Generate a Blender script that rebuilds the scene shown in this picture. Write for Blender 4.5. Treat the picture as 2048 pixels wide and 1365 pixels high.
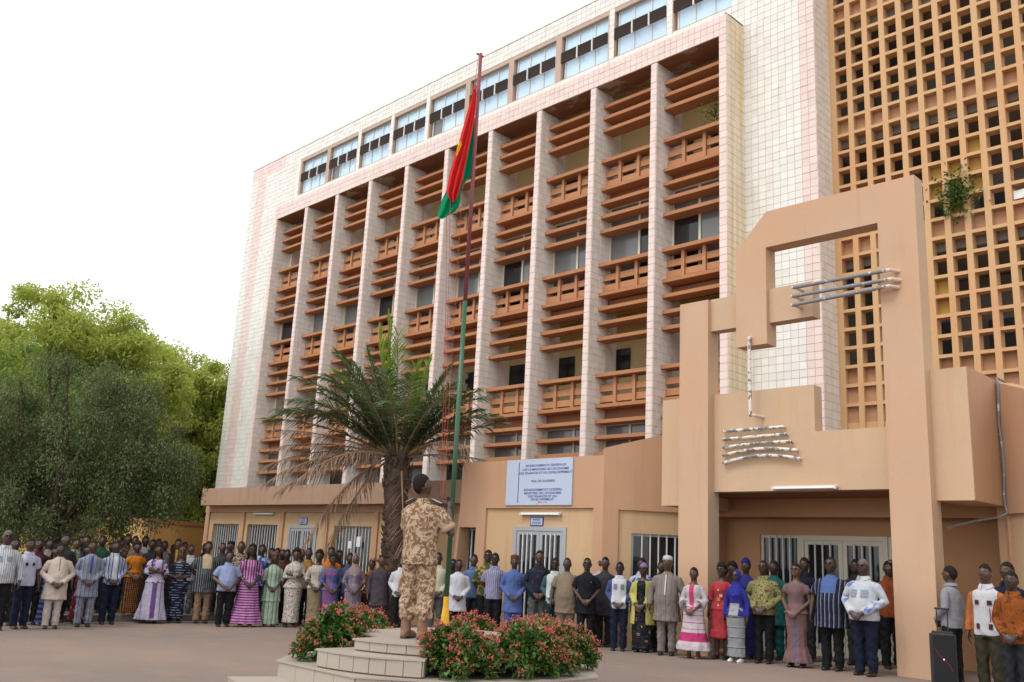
import bpy, bmesh, math, random
import numpy as np
from mathutils import Vector, Matrix

random.seed(7); np.random.seed(7)
scene = bpy.context.scene
col = scene.collection
for o in list(bpy.data.objects):
    bpy.data.objects.remove(o)

# ---------------------------------------------------------------- camera (calibrated from the facade's vanishing points)
FPX = 1844.46; PPX, PPY = 1024.0, 682.5; CAMH = 1.46
def _dir(vx, vy):
    a = np.array([vx-PPX, -(vy-PPY), -FPX]); return a/np.linalg.norm(a)
_Z = _dir(1420, -7150); _X = -_dir(-852, 1022); _X = _X-_Z*(_X@_Z); _X /= np.linalg.norm(_X); _Y = np.cross(_Z, _X)
RCW = np.array([_X, _Y, _Z]); CAM = np.array([0, 0, CAMH])
cd = bpy.data.cameras.new('camera'); cam = bpy.data.objects.new('camera', cd); col.objects.link(cam)
cd.sensor_width = 36; cd.lens = FPX/2048*36; cd.clip_end = 2000; cd.clip_start = 0.05
M4 = Matrix([list(RCW[i])+[0] for i in range(3)]+[[0, 0, 0, 1]]); M4.translation = Vector(CAM)
cam.matrix_world = M4
scene.camera = cam
# ---------------------------------------------------------------- sky, sun, exposure
SUN_EL, SUN_AZ = math.radians(54), math.radians(268)   # azimuth of the direction TO the sun, from +X counter-clockwise
world = bpy.data.worlds.new('World'); scene.world = world; world.use_nodes = True
wn = world.node_tree; wn.nodes.clear()
wo = wn.nodes.new('ShaderNodeOutputWorld'); wb = wn.nodes.new('ShaderNodeBackground')
sk = wn.nodes.new('ShaderNodeTexSky'); sk.sky_type = 'NISHITA'; sk.sun_disc = False
sk.sun_elevation = SUN_EL; sk.sun_rotation = math.pi/2-SUN_AZ
sk.air_density = 1.0; sk.dust_density = 0.6; sk.ozone_density = 1.0
hs = wn.nodes.new('ShaderNodeHueSaturation'); hs.inputs['Saturation'].default_value = 0.10   # overcast: white haze
veil = wn.nodes.new('ShaderNodeMix'); veil.data_type = 'RGBA'; veil.inputs[0].default_value = 0.55; veil.inputs[7].default_value = (5.6, 5.6, 5.65, 1)   # even cloud veil
wn.links.new(sk.outputs[0], hs.inputs['Color']); wn.links.new(hs.outputs[0], veil.inputs[6]); wn.links.new(veil.outputs[2], wb.inputs[0])
wb.inputs[1].default_value = 0.15; wn.links.new(wb.outputs[0], wo.inputs[0])
sd = bpy.data.lights.new('sun', 'SUN'); sd.energy = 0.8; sd.angle = math.radians(22); sd.color = (1, .95, .87)
sun = bpy.data.objects.new('sun', sd); col.objects.link(sun)
sdir = Vector((math.cos(SUN_AZ)*math.cos(SUN_EL), math.sin(SUN_AZ)*math.cos(SUN_EL), math.sin(SUN_EL)))
sun.rotation_euler = sdir.to_track_quat('Z', 'Y').to_euler(); sun.location = (0, 0, 40)
scene.view_settings.view_transform = 'Standard'; scene.view_settings.look = 'None'
scene.view_settings.exposure = 0.92; scene.view_settings.gamma = 1.0
scene.render.engine = 'CYCLES'

# ---------------------------------------------------------------- pixel -> place helpers
def ray(px, py):
    v = RCW @ np.array([px-PPX, -(py-PPY), -FPX]); return v/np.linalg.norm(v)
def onY(px, py, y): r = ray(px, py); return CAM+r*(y/r[1])
def onX(px, py, x): r = ray(px, py); return CAM+r*(x/r[0])
def onZ(px, py, z): r = ray(px, py); return CAM+r*((z-CAMH)/r[2])
def atD(px, py, d): r = ray(px, py); return CAM+r*(d/math.hypot(r[0], r[1]))
def proj(p):
    v = RCW.T @ (np.asarray(p, float)-CAM); return PPX+v[0]*FPX/(-v[2]), PPY-v[1]*FPX/(-v[2])
def gz(x): return -0.027*min(max(-7-x, 0), 13)
def onG(px, py):
    z = 0
    for _ in range(30):
        p = onZ(px, py, z); z = gz(p[0])
    return p

# ---------------------------------------------------------------- mesh helpers
class MB:
    def __init__(s): s.v = []; s.f = []
    def add(s, v, f):
        o = len(s.v); s.v += [tuple(map(float, p)) for p in v]; s.f += [tuple(i+o for i in q) for q in f]; return s
    def box(s, x0, x1, y0, y1, z0, z1):
        return s.add([(x0,y0,z0),(x1,y0,z0),(x1,y1,z0),(x0,y1,z0),(x0,y0,z1),(x1,y0,z1),(x1,y1,z1),(x0,y1,z1)],
                     [(0,3,2,1),(4,5,6,7),(0,1,5,4),(1,2,6,5),(2,3,7,6),(3,0,4,7)])
    def prismY(s, poly, y0, y1):            # polygon in XZ (counter-clockwise seen from -Y), extruded in Y
        n = len(poly); v = [(x, y0, z) for x, z in poly]+[(x, y1, z) for x, z in poly]
        f = [tuple(range(n)), tuple(range(2*n-1, n-1, -1))]
        f += [(i, i+n, (i+1) % n+n, (i+1) % n) for i in range(n)]
        return s.add(v, f)
    def prismZ(s, poly, z0, z1):            # polygon in XY ccw from above; z0/z1 number or list
        n = len(poly); z0 = [z0]*n if np.isscalar(z0) else z0; z1 = [z1]*n if np.isscalar(z1) else z1
        v = [(p[0], p[1], z) for p, z in zip(poly, z0)]+[(p[0], p[1], z) for p, z in zip(poly, z1)]
        f = [tuple(range(n-1, -1, -1)), tuple(range(n, 2*n))]
        f += [(i, (i+1) % n, (i+1) % n+n, i+n) for i in range(n)]
        return s.add(v, f)
    def tube(s, pts, rad, n=10, side=None, cap=True, round_ends=False):
        pts = [np.array(p, float) for p in pts]; k = len(pts)
        rad = [(r, r) if np.isscalar(r) else tuple(r) for r in (rad if not np.isscalar(rad) else [rad]*k)]
        if round_ends:
            for end in (0, 1):
                if end == 0: p, q, r = pts[0], pts[1], rad[0]
                else: p, q, r = pts[-1], pts[-2], rad[-1]
                d = (p-q)/(np.linalg.norm(p-q)+1e-9); m = min(r)
                new = [(p+d*m*.55, (r[0]*.82, r[1]*.82)), (p+d*m*.9, (r[0]*.4, r[1]*.4))]
                if end == 0: pts = [new[1][0], new[0][0]]+pts; rad = [new[1][1], new[0][1]]+rad
                else: pts = pts+[new[0][0], new[1][0]]; rad = rad+[new[0][1], new[1][1]]
            k = len(pts)
        V = []; prev = None if side is None else np.array(side, float)
        for i in range(k):
            t = pts[min(i+1, k-1)]-pts[max(i-1, 0)]; t = t/(np.linalg.norm(t)+1e-9)
            if prev is None:
                prev = np.cross(t, [0, 0, 1]) if abs(t[2]) < .9 else np.cross(t, [0, 1, 0])
            sd_ = prev-t*(prev@t); sd_ /= (np.linalg.norm(sd_)+1e-9); up = np.cross(t, sd_); prev = sd_
            for j in range(n):
                a = 2*math.pi*j/n; V.append(pts[i]+sd_*rad[i][0]*math.cos(a)+up*rad[i][1]*math.sin(a))
        F = [(i*n+j, i*n+(j+1) % n, (i+1)*n+(j+1) % n, (i+1)*n+j) for i in range(k-1) for j in range(n)]
        if cap: F += [tuple(range(n-1, -1, -1)), tuple(range((k-1)*n, k*n))]
        return s.add(V, F)
    def rings(s, rs, n=24, fold=None):      # rs: (z, cx, cy, rx, ry); closed stack
        V = []
        for i, (z, cx, cy, rx, ry) in enumerate(rs):
            for j in range(n):
                a = 2*math.pi*j/n; m = 1+(fold(i, a) if fold else 0)
                V.append((cx+rx*m*math.cos(a), cy+ry*m*math.sin(a), z))
        k = len(rs)
        F = [(i*n+j, i*n+(j+1) % n, (i+1)*n+(j+1) % n, (i+1)*n+j) for i in range(k-1) for j in range(n)]
        F += [tuple(range(n-1, -1, -1)), tuple(range((k-1)*n, k*n))]
        return s.add(V, F)
    def ball(s, c, r, n=12, m=8):
        r = (r, r, r) if np.isscalar(r) else r
        V = [(c[0], c[1], c[2]-r[2])]
        for i in range(1, m):
            t = math.pi*i/m
            for j in range(n):
                a = 2*math.pi*j/n; V.append((c[0]+r[0]*math.sin(t)*math.cos(a), c[1]+r[1]*math.sin(t)*math.sin(a), c[2]-r[2]*math.cos(t)))
        V.append((c[0], c[1], c[2]+r[2])); L = len(V)-1
        F = [(0, 1+(j+1) % n, 1+j) for j in range(n)]
        F += [(1+i*n+j, 1+i*n+(j+1) % n, 1+(i+1)*n+(j+1) % n, 1+(i+1)*n+j) for i in range(m-2) for j in range(n)]
        F += [(1+(m-2)*n+j, 1+(m-2)*n+(j+1) % n, L) for j in range(n)]
        return s.add(V, F)
    def mesh(s, name, smooth=False):
        me = bpy.data.meshes.new(name); me.from_pydata(s.v, [], s.f); me.update()
        if smooth: me.polygons.foreach_set('use_smooth', [True]*len(me.polygons))
        return me
def fast(name, V, F, smooth=False):
    V = np.asarray(V, np.float32).reshape(-1, 3); F = np.asarray(F, np.int32); k = F.shape[1]
    me = bpy.data.meshes.new(name); me.vertices.add(len(V)); me.vertices.foreach_set('co', V.ravel())
    me.loops.add(F.size); me.loops.foreach_set('vertex_index', F.ravel())
    me.polygons.add(len(F)); me.polygons.foreach_set('loop_start', np.arange(0, F.size, k, dtype=np.int32))
    me.update(calc_edges=True); me.validate()
    me.polygons.foreach_set('use_smooth', [smooth]*len(me.polygons))
    return me
def tag(o, label=None, cat=None, group=None, kind=None):
    if label: o['label'] = label
    if cat: o['category'] = cat
    if group: o['group'] = group
    if kind: o['kind'] = kind
    return o
def root(name, loc, label, cat, group=None, rz=0):
    o = bpy.data.objects.new(name, None); col.objects.link(o); o.location = Vector([float(q) for q in loc]); o.rotation_euler = (0, 0, rz)
    o.empty_display_size = .2
    return tag(o, label, cat, group)
def link(name, me, m, parent=None, loc=(0, 0, 0), rot=None, world=True):
    """me may be MB or mesh; coordinates are in world space (offset by loc) unless world=False (then local to parent)."""
    if isinstance(me, MB): me = me.mesh(name)
    if m is not None and len(me.materials) == 0: me.materials.append(m)
    o = bpy.data.objects.new(name, me); col.objects.link(o)
    if m is not None and me.materials[0] != m:
        o.material_slots[0].link = 'OBJECT'; o.material_slots[0].material = m
    loc = Vector([float(q) for q in loc])
    if parent is not None:
        o.parent = parent
        if world:
            r = parent; off = Vector((0, 0, 0))
            while r is not None: off += r.location; r = r.parent
            loc = loc-off
    o.location = loc
    if rot is not None: o.rotation_euler = rot
    return o

# ---------------------------------------------------------------- materials
class NT:
    def __init__(s, name):
        s.m = bpy.data.materials.new(name); s.m.use_nodes = True; s.t = s.m.node_tree; s.t.nodes.clear()
        s.out = s.n('ShaderNodeOutputMaterial')
    def n(s, typ, **kw):
        nd = s.t.nodes.new(typ)
        for k, v in kw.items():
            if k.startswith('_'): setattr(nd, k[1:], v)
            else: s.set(nd, k.replace('__', ' '), v)
        return nd
    def set(s, nd, k, v):
        k = int(k[1:]) if (k[0] == 'i' and k[1:].isdigit()) else k
        if hasattr(v, 'is_linked') or isinstance(v, bpy.types.NodeSocket): s.t.links.new(v, nd.inputs[k])
        else: nd.inputs[k].default_value = v
    def pos(s): return s.n('ShaderNodeNewGeometry').outputs['Position']
    def obj(s): return s.n('ShaderNodeTexCoord').outputs['Object']
    def scale(s, vec, sc):
        m = s.n('ShaderNodeVectorMath', _operation='MULTIPLY'); s.set(m, 'i0', vec); m.inputs[1].default_value = sc; return m.outputs[0]
    def math(s, op, a, b=0.0, c=None):
        m = s.n('ShaderNodeMath', _operation=op); s.set(m, 'i0', a); s.set(m, 'i1', b)
        if c is not None: s.set(m, 'i2', c)
        return m.outputs[0]
    def noise(s, vec, sc, det=4.0, rough=.55):
        return s.n('ShaderNodeTexNoise', Vector=vec, Scale=sc, Detail=det, Roughness=rough).outputs['Fac']
    def ramp(s, fac, stops, interp='LINEAR'):
        r = s.n('ShaderNodeValToRGB'); r.color_ramp.interpolation = interp; s.set(r, 'Fac', fac)
        e = r.color_ramp.elements
        while len(e) < len(stops): e.new(1.0)
        for i, (p, c) in enumerate(stops):
            e[i].position = p; e[i].color = (*c, 1) if len(c) == 3 else c
        return r.outputs['Color']
    def mix(s, fac, a, b, mode='MIX'):
        m = s.n('ShaderNodeMix', _data_type='RGBA', _blend_type=mode)
        s.set(m, 'i0', fac); s.set(m, 'i6', a if not isinstance(a, tuple) else (*a, 1)[:4]); s.set(m, 'i7', b if not isinstance(b, tuple) else (*b, 1)[:4])
        return m.outputs[2]
    def bump(s, h, strength=.3, dist=.01):
        return s.n('ShaderNodeBump', Height=h, Strength=strength, Distance=dist).outputs['Normal']
    def bsdf(s, colr, rough=.7, normal=None, metal=0.0, spec=.4, **kw):
        b = s.n('ShaderNodeBsdfPrincipled'); s.set(b, 'Base Color', (*colr, 1) if isinstance(colr, tuple) and len(colr) == 3 else colr)
        s.set(b, 'Roughness', rough); s.set(b, 'Metallic', metal); s.set(b, 'Specular IOR Level', spec)
        if normal is not None: s.set(b, 'Normal', normal)
        for k, v in kw.items(): s.set(b, k.replace('__', ' '), v)
        return b.outputs[0]
    def done(s, sh): s.t.links.new(sh, s.out.inputs[0]); return s.m
def mul(c, k): return tuple(min(1, q*k) for q in c)
def plain(name, c, rough=.6, metal=0, spec=.4, var=.12, vs=3.0, bs=60, bst=.1):
    t = NT(name); p = t.pos(); f = t.noise(p, vs)
    return t.done(t.bsdf(t.mix(f, mul(c, 1-var), mul(c, 1+var)), rough, t.bump(t.noise(p, bs), bst, .004), metal, spec))
def plaster(name, c, stain=(.30, .15, .07), amt=.35, grain=95, gst=.5, rough=.9, streak=1.0):
    t = NT(name); p = t.pos()
    base = t.mix(t.noise(p, 1.1, 5), mul(c, .88), mul(c, 1.1))
    st = t.noise(t.scale(p, (5, 5, .35)), 1.0, 5, .6)         # rain streaks
    st = t.ramp(st, [(.52, (0, 0, 0)), (.75, (1, 1, 1))])
    blotch = t.ramp(t.noise(p, .55, 3), [(.45, (0, 0, 0)), (.7, (1, 1, 1))])
    fac = t.math('MULTIPLY', t.math('MAXIMUM', st, t.math('MULTIPLY', blotch, .6)), amt*streak)
    cc = t.mix(fac, base, mul(stain, 1.25))
    g = t.noise(p, grain, 2)
    cc = t.mix(t.ramp(g, [(.35, (0, 0, 0)), (.65, (1, 1, 1))]), t.mix(.10, cc, (0, 0, 0)), cc)
    return t.done(t.bsdf(cc, rough, t.bump(g, gst, .008), spec=.2))
def tilemat(name, c, stain=None, amt=0.0, var=.05):
    t = NT(name); p = t.pos()
    q = t.n('ShaderNodeVectorMath', _operation='FLOOR'); t.set(q, 'i0', t.scale(p, (5.0, 5.0, 5.0)))
    wn_ = t.n('ShaderNodeTexWhiteNoise', Vector=q.outputs[0]).outputs['Value']
    base = t.mix(wn_, mul(c, 1-var*1.6), mul(c, 1+var))
    base = t.mix(t.math('MULTIPLY', t.noise(p, .7, 4), .18), base, mul(c, .8))
    dirt = t.ramp(t.noise(t.scale(p, (3, 3, .5)), 1.2, 6, .65), [(.55, (0, 0, 0)), (.8, (1, 1, 1))])
    base = t.mix(t.math('MULTIPLY', dirt, .42), base, (.56, .38, .22))
    if stain:
        s_ = t.ramp(t.noise(t.scale(p, (6, 6, .18)), 1.0, 4), [(.40, (0, 0, 0)), (.62, (1, 1, 1))])
        base = t.mix(t.math('MULTIPLY', s_, amt), base, stain)
    return t.done(t.bsdf(base, .33, t.bump(t.noise(p, 14, 2), .05, .01), spec=.45))
def glass(name, c, rough=.08, spec=.9, metal=0.0):
    t = NT(name); p = t.pos()
    return t.done(t.bsdf(t.mix(t.noise(p, .9), mul(c, .75), mul(c, 1.2)), rough, t.bump(t.noise(p, 1.3, 1), .03, .05), metal, spec))
M = {}
M['pink'] = plaster('plaster_pink', (.56, .375, .255), (.42, .23, .12), amt=.55)
M['yellow'] = plaster('plaster_yellow', (.55, .39, .262), (.44, .26, .14), amt=.5)
M['podium'] = plaster('plaster_podium', (.50, .305, .19), (.36, .17, .08), amt=.45, grain=120)
M['coping'] = plaster('plaster_coping', (.42, .275, .19), (.2, .12, .08), amt=.6, grain=130)
M['recess'] = plaster('plaster_recess', (.55, .38, .225), (.38, .19, .09), amt=.5, grain=130)
M['porch'] = plaster('plaster_porch', (.52, .29, .155), amt=.25, grain=120)
M['terra'] = plaster('terracotta_paint', (.44, .205, .10), (.25, .10, .05), amt=.35, grain=60, gst=.15, rough=.7)
M['terra2'] = plaster('terracotta_light', (.48, .235, .12), (.28, .12, .06), amt=.3, grain=60, gst=.15, rough=.7)
M['brownwall'] = plaster('brown_wall', (.33, .155, .085), (.2, .08, .05), amt=.3, grain=60, gst=.15)
t = NT('brown_soffit'); p = t.pos()
pl = t.ramp(t.noise(t.scale(p, (1, 2.2, 1)), .55, 6, .6), [(.56, (0, 0, 0)), (.575, (1, 1, 1))])
M['soffit'] = t.done(t.bsdf(t.mix(pl, t.mix(t.noise(p, 2, 4), (.24, .105, .06), (.33, .15, .085)), (.40, .31, .22)), .85, t.bump(pl, .4, .01), spec=.2))
M['grille'] = plaster('grille_ochre', (.60, .385, .205), (.46, .18, .07), amt=.55, grain=70, gst=.15, rough=.85)
M['grilleback'] = plaster('grille_panel', (.46, .26, .15), (.3, .12, .06), amt=.4, grain=70, gst=.1)
M['mustard'] = plaster('mustard_panel', (.44, .28, .07), (.3, .15, .05), amt=.3, grain=60, gst=.1)
M['loggia'] = plaster('loggia_yellow', (.66, .50, .25), (.4, .28, .13), amt=.2, grain=60, gst=.1)
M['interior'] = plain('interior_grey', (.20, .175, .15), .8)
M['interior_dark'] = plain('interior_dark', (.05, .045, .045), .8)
M['grout'] = plain('tile_grout', (.47, .36, .29), .9)
M['tw'] = tilemat('tile_white', (.75, .74, .695))
M['tp'] = tilemat('tile_pink', (.74, .60, .555))
M['tside'] = tilemat('tile_warm_white', (.80, .765, .72), (.62, .44, .26), .18)
M['tstain'] = tilemat('tile_stained', (.76, .69, .55), (.68, .43, .17), .62)
M['alu'] = plain('white_aluminium', (.62, .62, .60), .45, 0, .5, .06)
M['alugrey'] = plain('grey_aluminium', (.36, .38, .40), .4, .3, .5, .08)
M['cream_frame'] = plain('cream_frame', (.60, .57, .46), .45, 0, .5, .06)
M['bar'] = plain('window_bar_paint', (.58, .59, .58), .45, 0, .5, .08)
M['louvre'] = plain('louvre_brown', (.075, .052, .045), .5, 0, .4, .2)
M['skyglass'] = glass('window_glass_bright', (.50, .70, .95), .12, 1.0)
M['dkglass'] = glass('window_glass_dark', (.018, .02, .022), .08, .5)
M['mdglass'] = glass('window_glass_curtain', (.14, .15, .155), .15, .6)
M['signboard'] = plain('sign_board_paint', (.42, .48, .61), .45, 0, .4, .05, 1.5)
M['ink'] = plain('sign_blue_ink', (.035, .06, .26), .5, 0, .4, .05)
M['redink'] = plain('sign_red_ink', (.6, .06, .05), .5)
M['whitepaint'] = plain('white_paint', (.75, .75, .75), .4, 0, .4, .05)
t = NT('worn_pipe'); p = t.pos()
wr = t.ramp(t.noise(t.scale(p, (6, 6, 6)), 1.5, 5, .65), [(.50, (0, 0, 0)), (.53, (1, 1, 1))])
M['pipe_white'] = t.done(t.bsdf(t.mix(wr, (.68, .62, .55), (.18, .18, .19)), .55, t.bump(wr, .3, .003)))
t = NT('grey_pipe'); p = t.pos()
wr = t.ramp(t.noise(t.scale(p, (6, 6, 6)), 1.5, 5, .65), [(.60, (0, 0, 0)), (.63, (1, 1, 1))])
M['pipe_grey'] = t.done(t.bsdf(t.mix(wr, (.20, .20, .215), (.6, .55, .5)), .5, t.bump(wr, .3, .003)))
M['pipeend'] = plain('pipe_end_plaster', (.62, .48, .40), .7)
t = NT('asphalt'); p = t.pos()
a1 = t.noise(p, .22, 5, .6); a2 = t.noise(p, 1.7, 5); a3 = t.noise(p, 60, 2)
c_ = t.mix(t.ramp(a1, [(.4, (0, 0, 0)), (.65, (1, 1, 1))]), (.205, .162, .138), (.26, .195, .16))
c_ = t.mix(t.math('MULTIPLY', t.ramp(a2, [(.5, (0, 0, 0)), (.7, (1, 1, 1))]), .5), c_, (.31, .20, .135))
c_ = t.mix(t.math('MULTIPLY', t.ramp(a3, [(.45, (0, 0, 0)), (.7, (1, 1, 1))]), .35), c_, (.09, .075, .068))
M['asphalt'] = t.done(t.bsdf(c_, .92, t.bump(t.math('ADD', a3, t.math('MULTIPLY', a2, 1.5)), .45, .012), spec=.25))
M['pave'] = plain('pavement_concrete', (.15, .125, .11), .9, 0, .2, .2, 2, 70, .4)
M['steptile'] = plain('step_tile', (.36, .315, .265), .45, 0, .4, .06, 2.0, 40, .05)
M['stepgrout'] = plain('step_grout', (.30, .2, .13), .9)
M['soil'] = plain('planter_soil', (.10, .065, .045), .95, 0, .1, .3, 8, 40, .8)
M['wallyellow'] = plaster('boundary_wall_yellow', (.58, .36, .13), (.4, .2, .08), amt=.35, grain=40, gst=.2)
M['wallcap'] = plaster('boundary_wall_cap', (.46, .21, .12), amt=.3, grain=40, gst=.2)
M['polegreen'] = plain('pole_green', (.022, .095, .045), .35, 0, .5, .15, 4)
M['polered'] = plain('pole_maroon', (.20, .045, .055), .4, 0, .5, .2, 4)
M['poleyellow'] = plain('pole_yellow', (.72, .40, .02), .4, 0, .5, .1, 6)
M['rope'] = plain('rope_red', (.42, .05, .06), .8)
def cloth2(name, c, back=.35):
    t = NT(name); p = t.pos()
    cc = t.mix(t.noise(p, 6), mul(c, .85), mul(c, 1.12))
    d = t.bsdf(cc, .8, t.bump(t.noise(p, 300, 2), .1, .002), spec=.2)
    tr = t.n('ShaderNodeBsdfTranslucent'); t.set(tr, 'Color', cc)
    mx = t.n('ShaderNodeMixShader'); mx.inputs[0].default_value = back
    t.t.links.new(d, mx.inputs[1]); t.t.links.new(tr.outputs[0], mx.inputs[2]); return t.done(mx.outputs[0])
M['flagred'] = cloth2('flag_red', (.72, .035, .035)); M['flaggreen'] = cloth2('flag_green', (.0, .27, .12)); M['flagyellow'] = cloth2('flag_yellow', (.8, .55, .03))
def leafmat(name, c1, c2, trans=.35, rough=.5, tc=None):
    t = NT(name); g = t.n('ShaderNodeNewGeometry')
    cc = t.mix(g.outputs['Random Per Island'], c1, c2)
    d = t.bsdf(cc, rough, None, spec=.35)
    tr = t.n('ShaderNodeBsdfTranslucent'); t.set(tr, 'Color', t.mix(1.0, cc, tc or (1.25, 1.35, .7), 'MULTIPLY'))
    mx = t.n('ShaderNodeMixShader'); mx.inputs[0].default_value = trans
    t.t.links.new(d, mx.inputs[1]); t.t.links.new(tr.outputs[0], mx.inputs[2]); return t.done(mx.outputs[0])
M['leaf_bright'] = leafmat('neem_leaf', (.25, .30, .06), (.44, .46, .15), .5)
M['leaf_mid'] = leafmat('tree_leaf', (.17, .235, .05), (.32, .39, .12), .5)
M['leaf_dark'] = leafmat('dark_tree_leaf', (.055, .085, .032), (.16, .20, .085), .33)
M['leaf_shrub'] = leafmat('shrub_leaf', (.030, .075, .016), (.10, .19, .04), .22, .35)
M['flower'] = leafmat('shrub_flower', (.62, .10, .085), (.74, .25, .21), .3, .6, (1, .9, .9))
M['palm_green'] = leafmat('palm_leaflet', (.06, .09, .045), (.14, .185, .10), .28, .42)
M['palm_young'] = leafmat('palm_leaflet_young', (.15, .24, .04), (.26, .36, .08), .4, .45)
M['palm_dead'] = leafmat('palm_leaflet_dead', (.20, .12, .075), (.36, .24, .165), .2, .8, (1, 1, 1))
M['rachis'] = plain('palm_rachis', (.23, .17, .075), .6); M['rachis_dead'] = plain('palm_rachis_dead', (.27, .18, .12), .8)
M['bark'] = plain('bark', (.085, .06, .045), .95, 0, .1, .4, 6, 30, .9)
M['palmbark'] = plain('palm_bark', (.085, .06, .046), .95, 0, .1, .45, 7, 35, .9)
# ================================================================ THE SETTING
xs = [-400, -60, -20, -16, -12, -7, 0, 60, 400]
V = []; F = []
for i, x in enumerate(xs):
    for y in (-300, 500): V.append((x, y, gz(x)))
F = [(2*i, 2*i+2, 2*i+3, 2*i+1) for i in range(len(xs)-1)]
mb = MB(); mb.add(V, F); tag(link('ground', mb, M['asphalt']), kind='structure')
pA = onG(-60, 1246); pB = onG(655, 1241)
PAVE = [(pA[0], pA[1]), (pB[0], pB[1]), (pB[0]+.5, 15.74), (-40, 15.74), (-40, pA[1])]
def inpoly(x, y, P):
    c = False; n = len(P)
    for i in range(n):
        (x1, y1), (x2, y2) = P[i], P[(i+1) % n]
        if (y1 > y) != (y2 > y) and x < (x2-x1)*(y-y1)/(y2-y1)+x1: c = not c
    return c
KERB = .14
mb = MB(); mb.prismZ(PAVE, [gz(p[0])-.3 for p in PAVE], [gz(p[0])+KERB for p in PAVE]); tag(link('pavement', mb, M['pave']), kind='structure')
def floorz(x, y): return gz(x)+(KERB if inpoly(x, y, PAVE) else 0)

# ================================================================ MAIN BUILDING
YF, YB, YG = 19.2, 20.07, 20.85
FX = [-34.65+2.24*i for i in range(11)]; FW = .20
ZTOP, ZFR, ZSO = 19.1, 15.96, 15.37
B = root('office_building', (-22, 20.2, 0), 'tall white and pink tiled office block with terracotta sun breakers', 'building')
TILES = []
def tiles(o, u, v, n, W, H, mat, hole=None, tw=.2, th=.2, off=0):
    """rows of tiles over a rectangle: o corner, u/v unit axes, n outward normal"""
    o, u, v, n = [np.array(q, float) for q in (o, u, v, n)]
    nu = max(1, round(W/tw)); nv = max(1, round(H/th)); tw = W/nu; th = H/nv
    for i in range(nu):
        for j in range(nv):
            a, b = (i+.5)*tw, (j+.5)*th
            if hole and hole(a, b): continue
            m = mat(a, b) if callable(mat) else mat
            TILES.append((o+u*a+v*b, u, v, n, tw, th, m))
def wallholes(name, x0, x1, z0, z1, holes, y0, y1, m, parent):
    X = sorted({x0, x1, *[h[0] for h in holes], *[h[1] for h in holes]}); Z = sorted({z0, z1, *[h[2] for h in holes], *[h[3] for h in holes]})
    X = [x for x in X if x0 <= x <= x1]; Z = [z for z in Z if z0 <= z <= z1]
    mb = MB()
    for i in range(len(X)-1):
        j = 0
        while j < len(Z)-1:
            cx = (X[i]+X[i+1])/2
            def solid(k): cz = (Z[k]+Z[k+1])/2; return not any(h[0] < cx < h[1] and h[2] < cz < h[3] for h in holes)
            if not solid(j): j += 1; continue
            k = j
            while k+1 < len(Z)-1 and solid(k+1): k += 1
            mb.box(X[i], X[i+1], y0, y1, Z[j], Z[k+1]); j = k+1
    return link(name, mb, m, parent)
XL = -39.0
# end wall block (white with a pink stripe and pink top band)
wallholes('end_wall', XL, FX[0]-.23, -.6, ZTOP, [], YB, YB+.3, M['grout'], B)
tiles((XL, YB, 2.4), (1, 0, 0), (0, 0, 1), (0, -1, 0), 4.2, ZTOP-2.4,
      lambda a, b: 'tp' if (b > ZTOP-2.4-.62 and a < 3.1) or (.62 < a < 1.45) else 'tw')
# top floor wall with window openings
TW = [(x+.13, x+2.12, 16.78, 18.36) for x in FX[:-1]]
wallholes('top_floor_wall', FX[0]-.23, -9.98, ZFR-.05, ZTOP, TW, YB, YB+.36, M['grout'], B)
tiles((FX[0]-.2, YB, ZFR), (1, 0, 0), (0, 0, 1), (0, -1, 0), -9.98-FX[0]+.2, ZTOP-ZFR, 
      lambda a, b: 'tp' if a > -9.98-FX[0]+.2-.4 else 'tw',
      lambda a, b: any(h[0]-.07 < a+FX[0]-.2 < h[1]+.07 and h[2]-.07 < b+ZFR < h[3]+.07 for h in TW))
mb = MB(); mb.box(XL-.02, -9.96, YB-.03, YB+.4, ZTOP, ZTOP+.04); link('parapet_cap', mb, M['tside'], B)
# plain tiled wall between the frame and the screen, with its return
wallholes('side_wall', -12.02, -9.98, -.6, ZFR-.05, [], YB, YB+.3, M['grout'], B)
tiles((-12.02, YB, 2.6), (1, 0, 0), (0, 0, 1), (0, -1, 0), 2.04, ZFR-2.6, lambda a, b: 'tp' if a > 1.64 else 'tw')
mb = MB(); mb.box(-10.28, -9.985, YB+.3, YG, -.6, ZTOP+2); link('return_wall', mb, M['grout'], B)
tiles((-9.985, YB, 2.6), (0, 1, 0), (0, 0, 1), (1, 0, 0), YG-YB, ZTOP+2-2.6, 'tside')
# projecting frame: top band, piers
mb = MB(); mb.box(FX[0]-.23, -12.02, YF, YB, ZSO, ZFR); link('frame_band', mb, M['grout'], B)
tiles((FX[0]-.23, YF, ZSO), (1, 0, 0), (0, 0, 1), (0, -1, 0), -12.02-FX[0]+.23, ZFR-ZSO, 'tp')
mb = MB(); mb.box(FX[0]+.01, -12.26, YF+.02, YB, ZSO-.012, ZSO-.001); link('frame_soffit', mb, M['soffit'], B)
mb = MB(); mb.tube([(-12.06, YF+.02, ZFR+.02), (-12.04, YF+.2, ZFR+.03), (-12.03, YB-.05, ZFR+.02)], .03, 6); link('roof_flashing', mb, M['interior_dark'], B)
for nm, xa, xb in (('frame_pier', FX[0]-.23, FX[0]), ('frame_pier', -12.25, -12.02)):
    mb = MB(); mb.box(xa, xb, YF, YB, -.6, ZSO); link(nm, mb, M['grout'], B)
    tiles((xa, YF, 2.57), (1, 0, 0), (0, 0, 1), (0, -1, 0), xb-xa, ZSO-2.57, 'tp')
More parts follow.
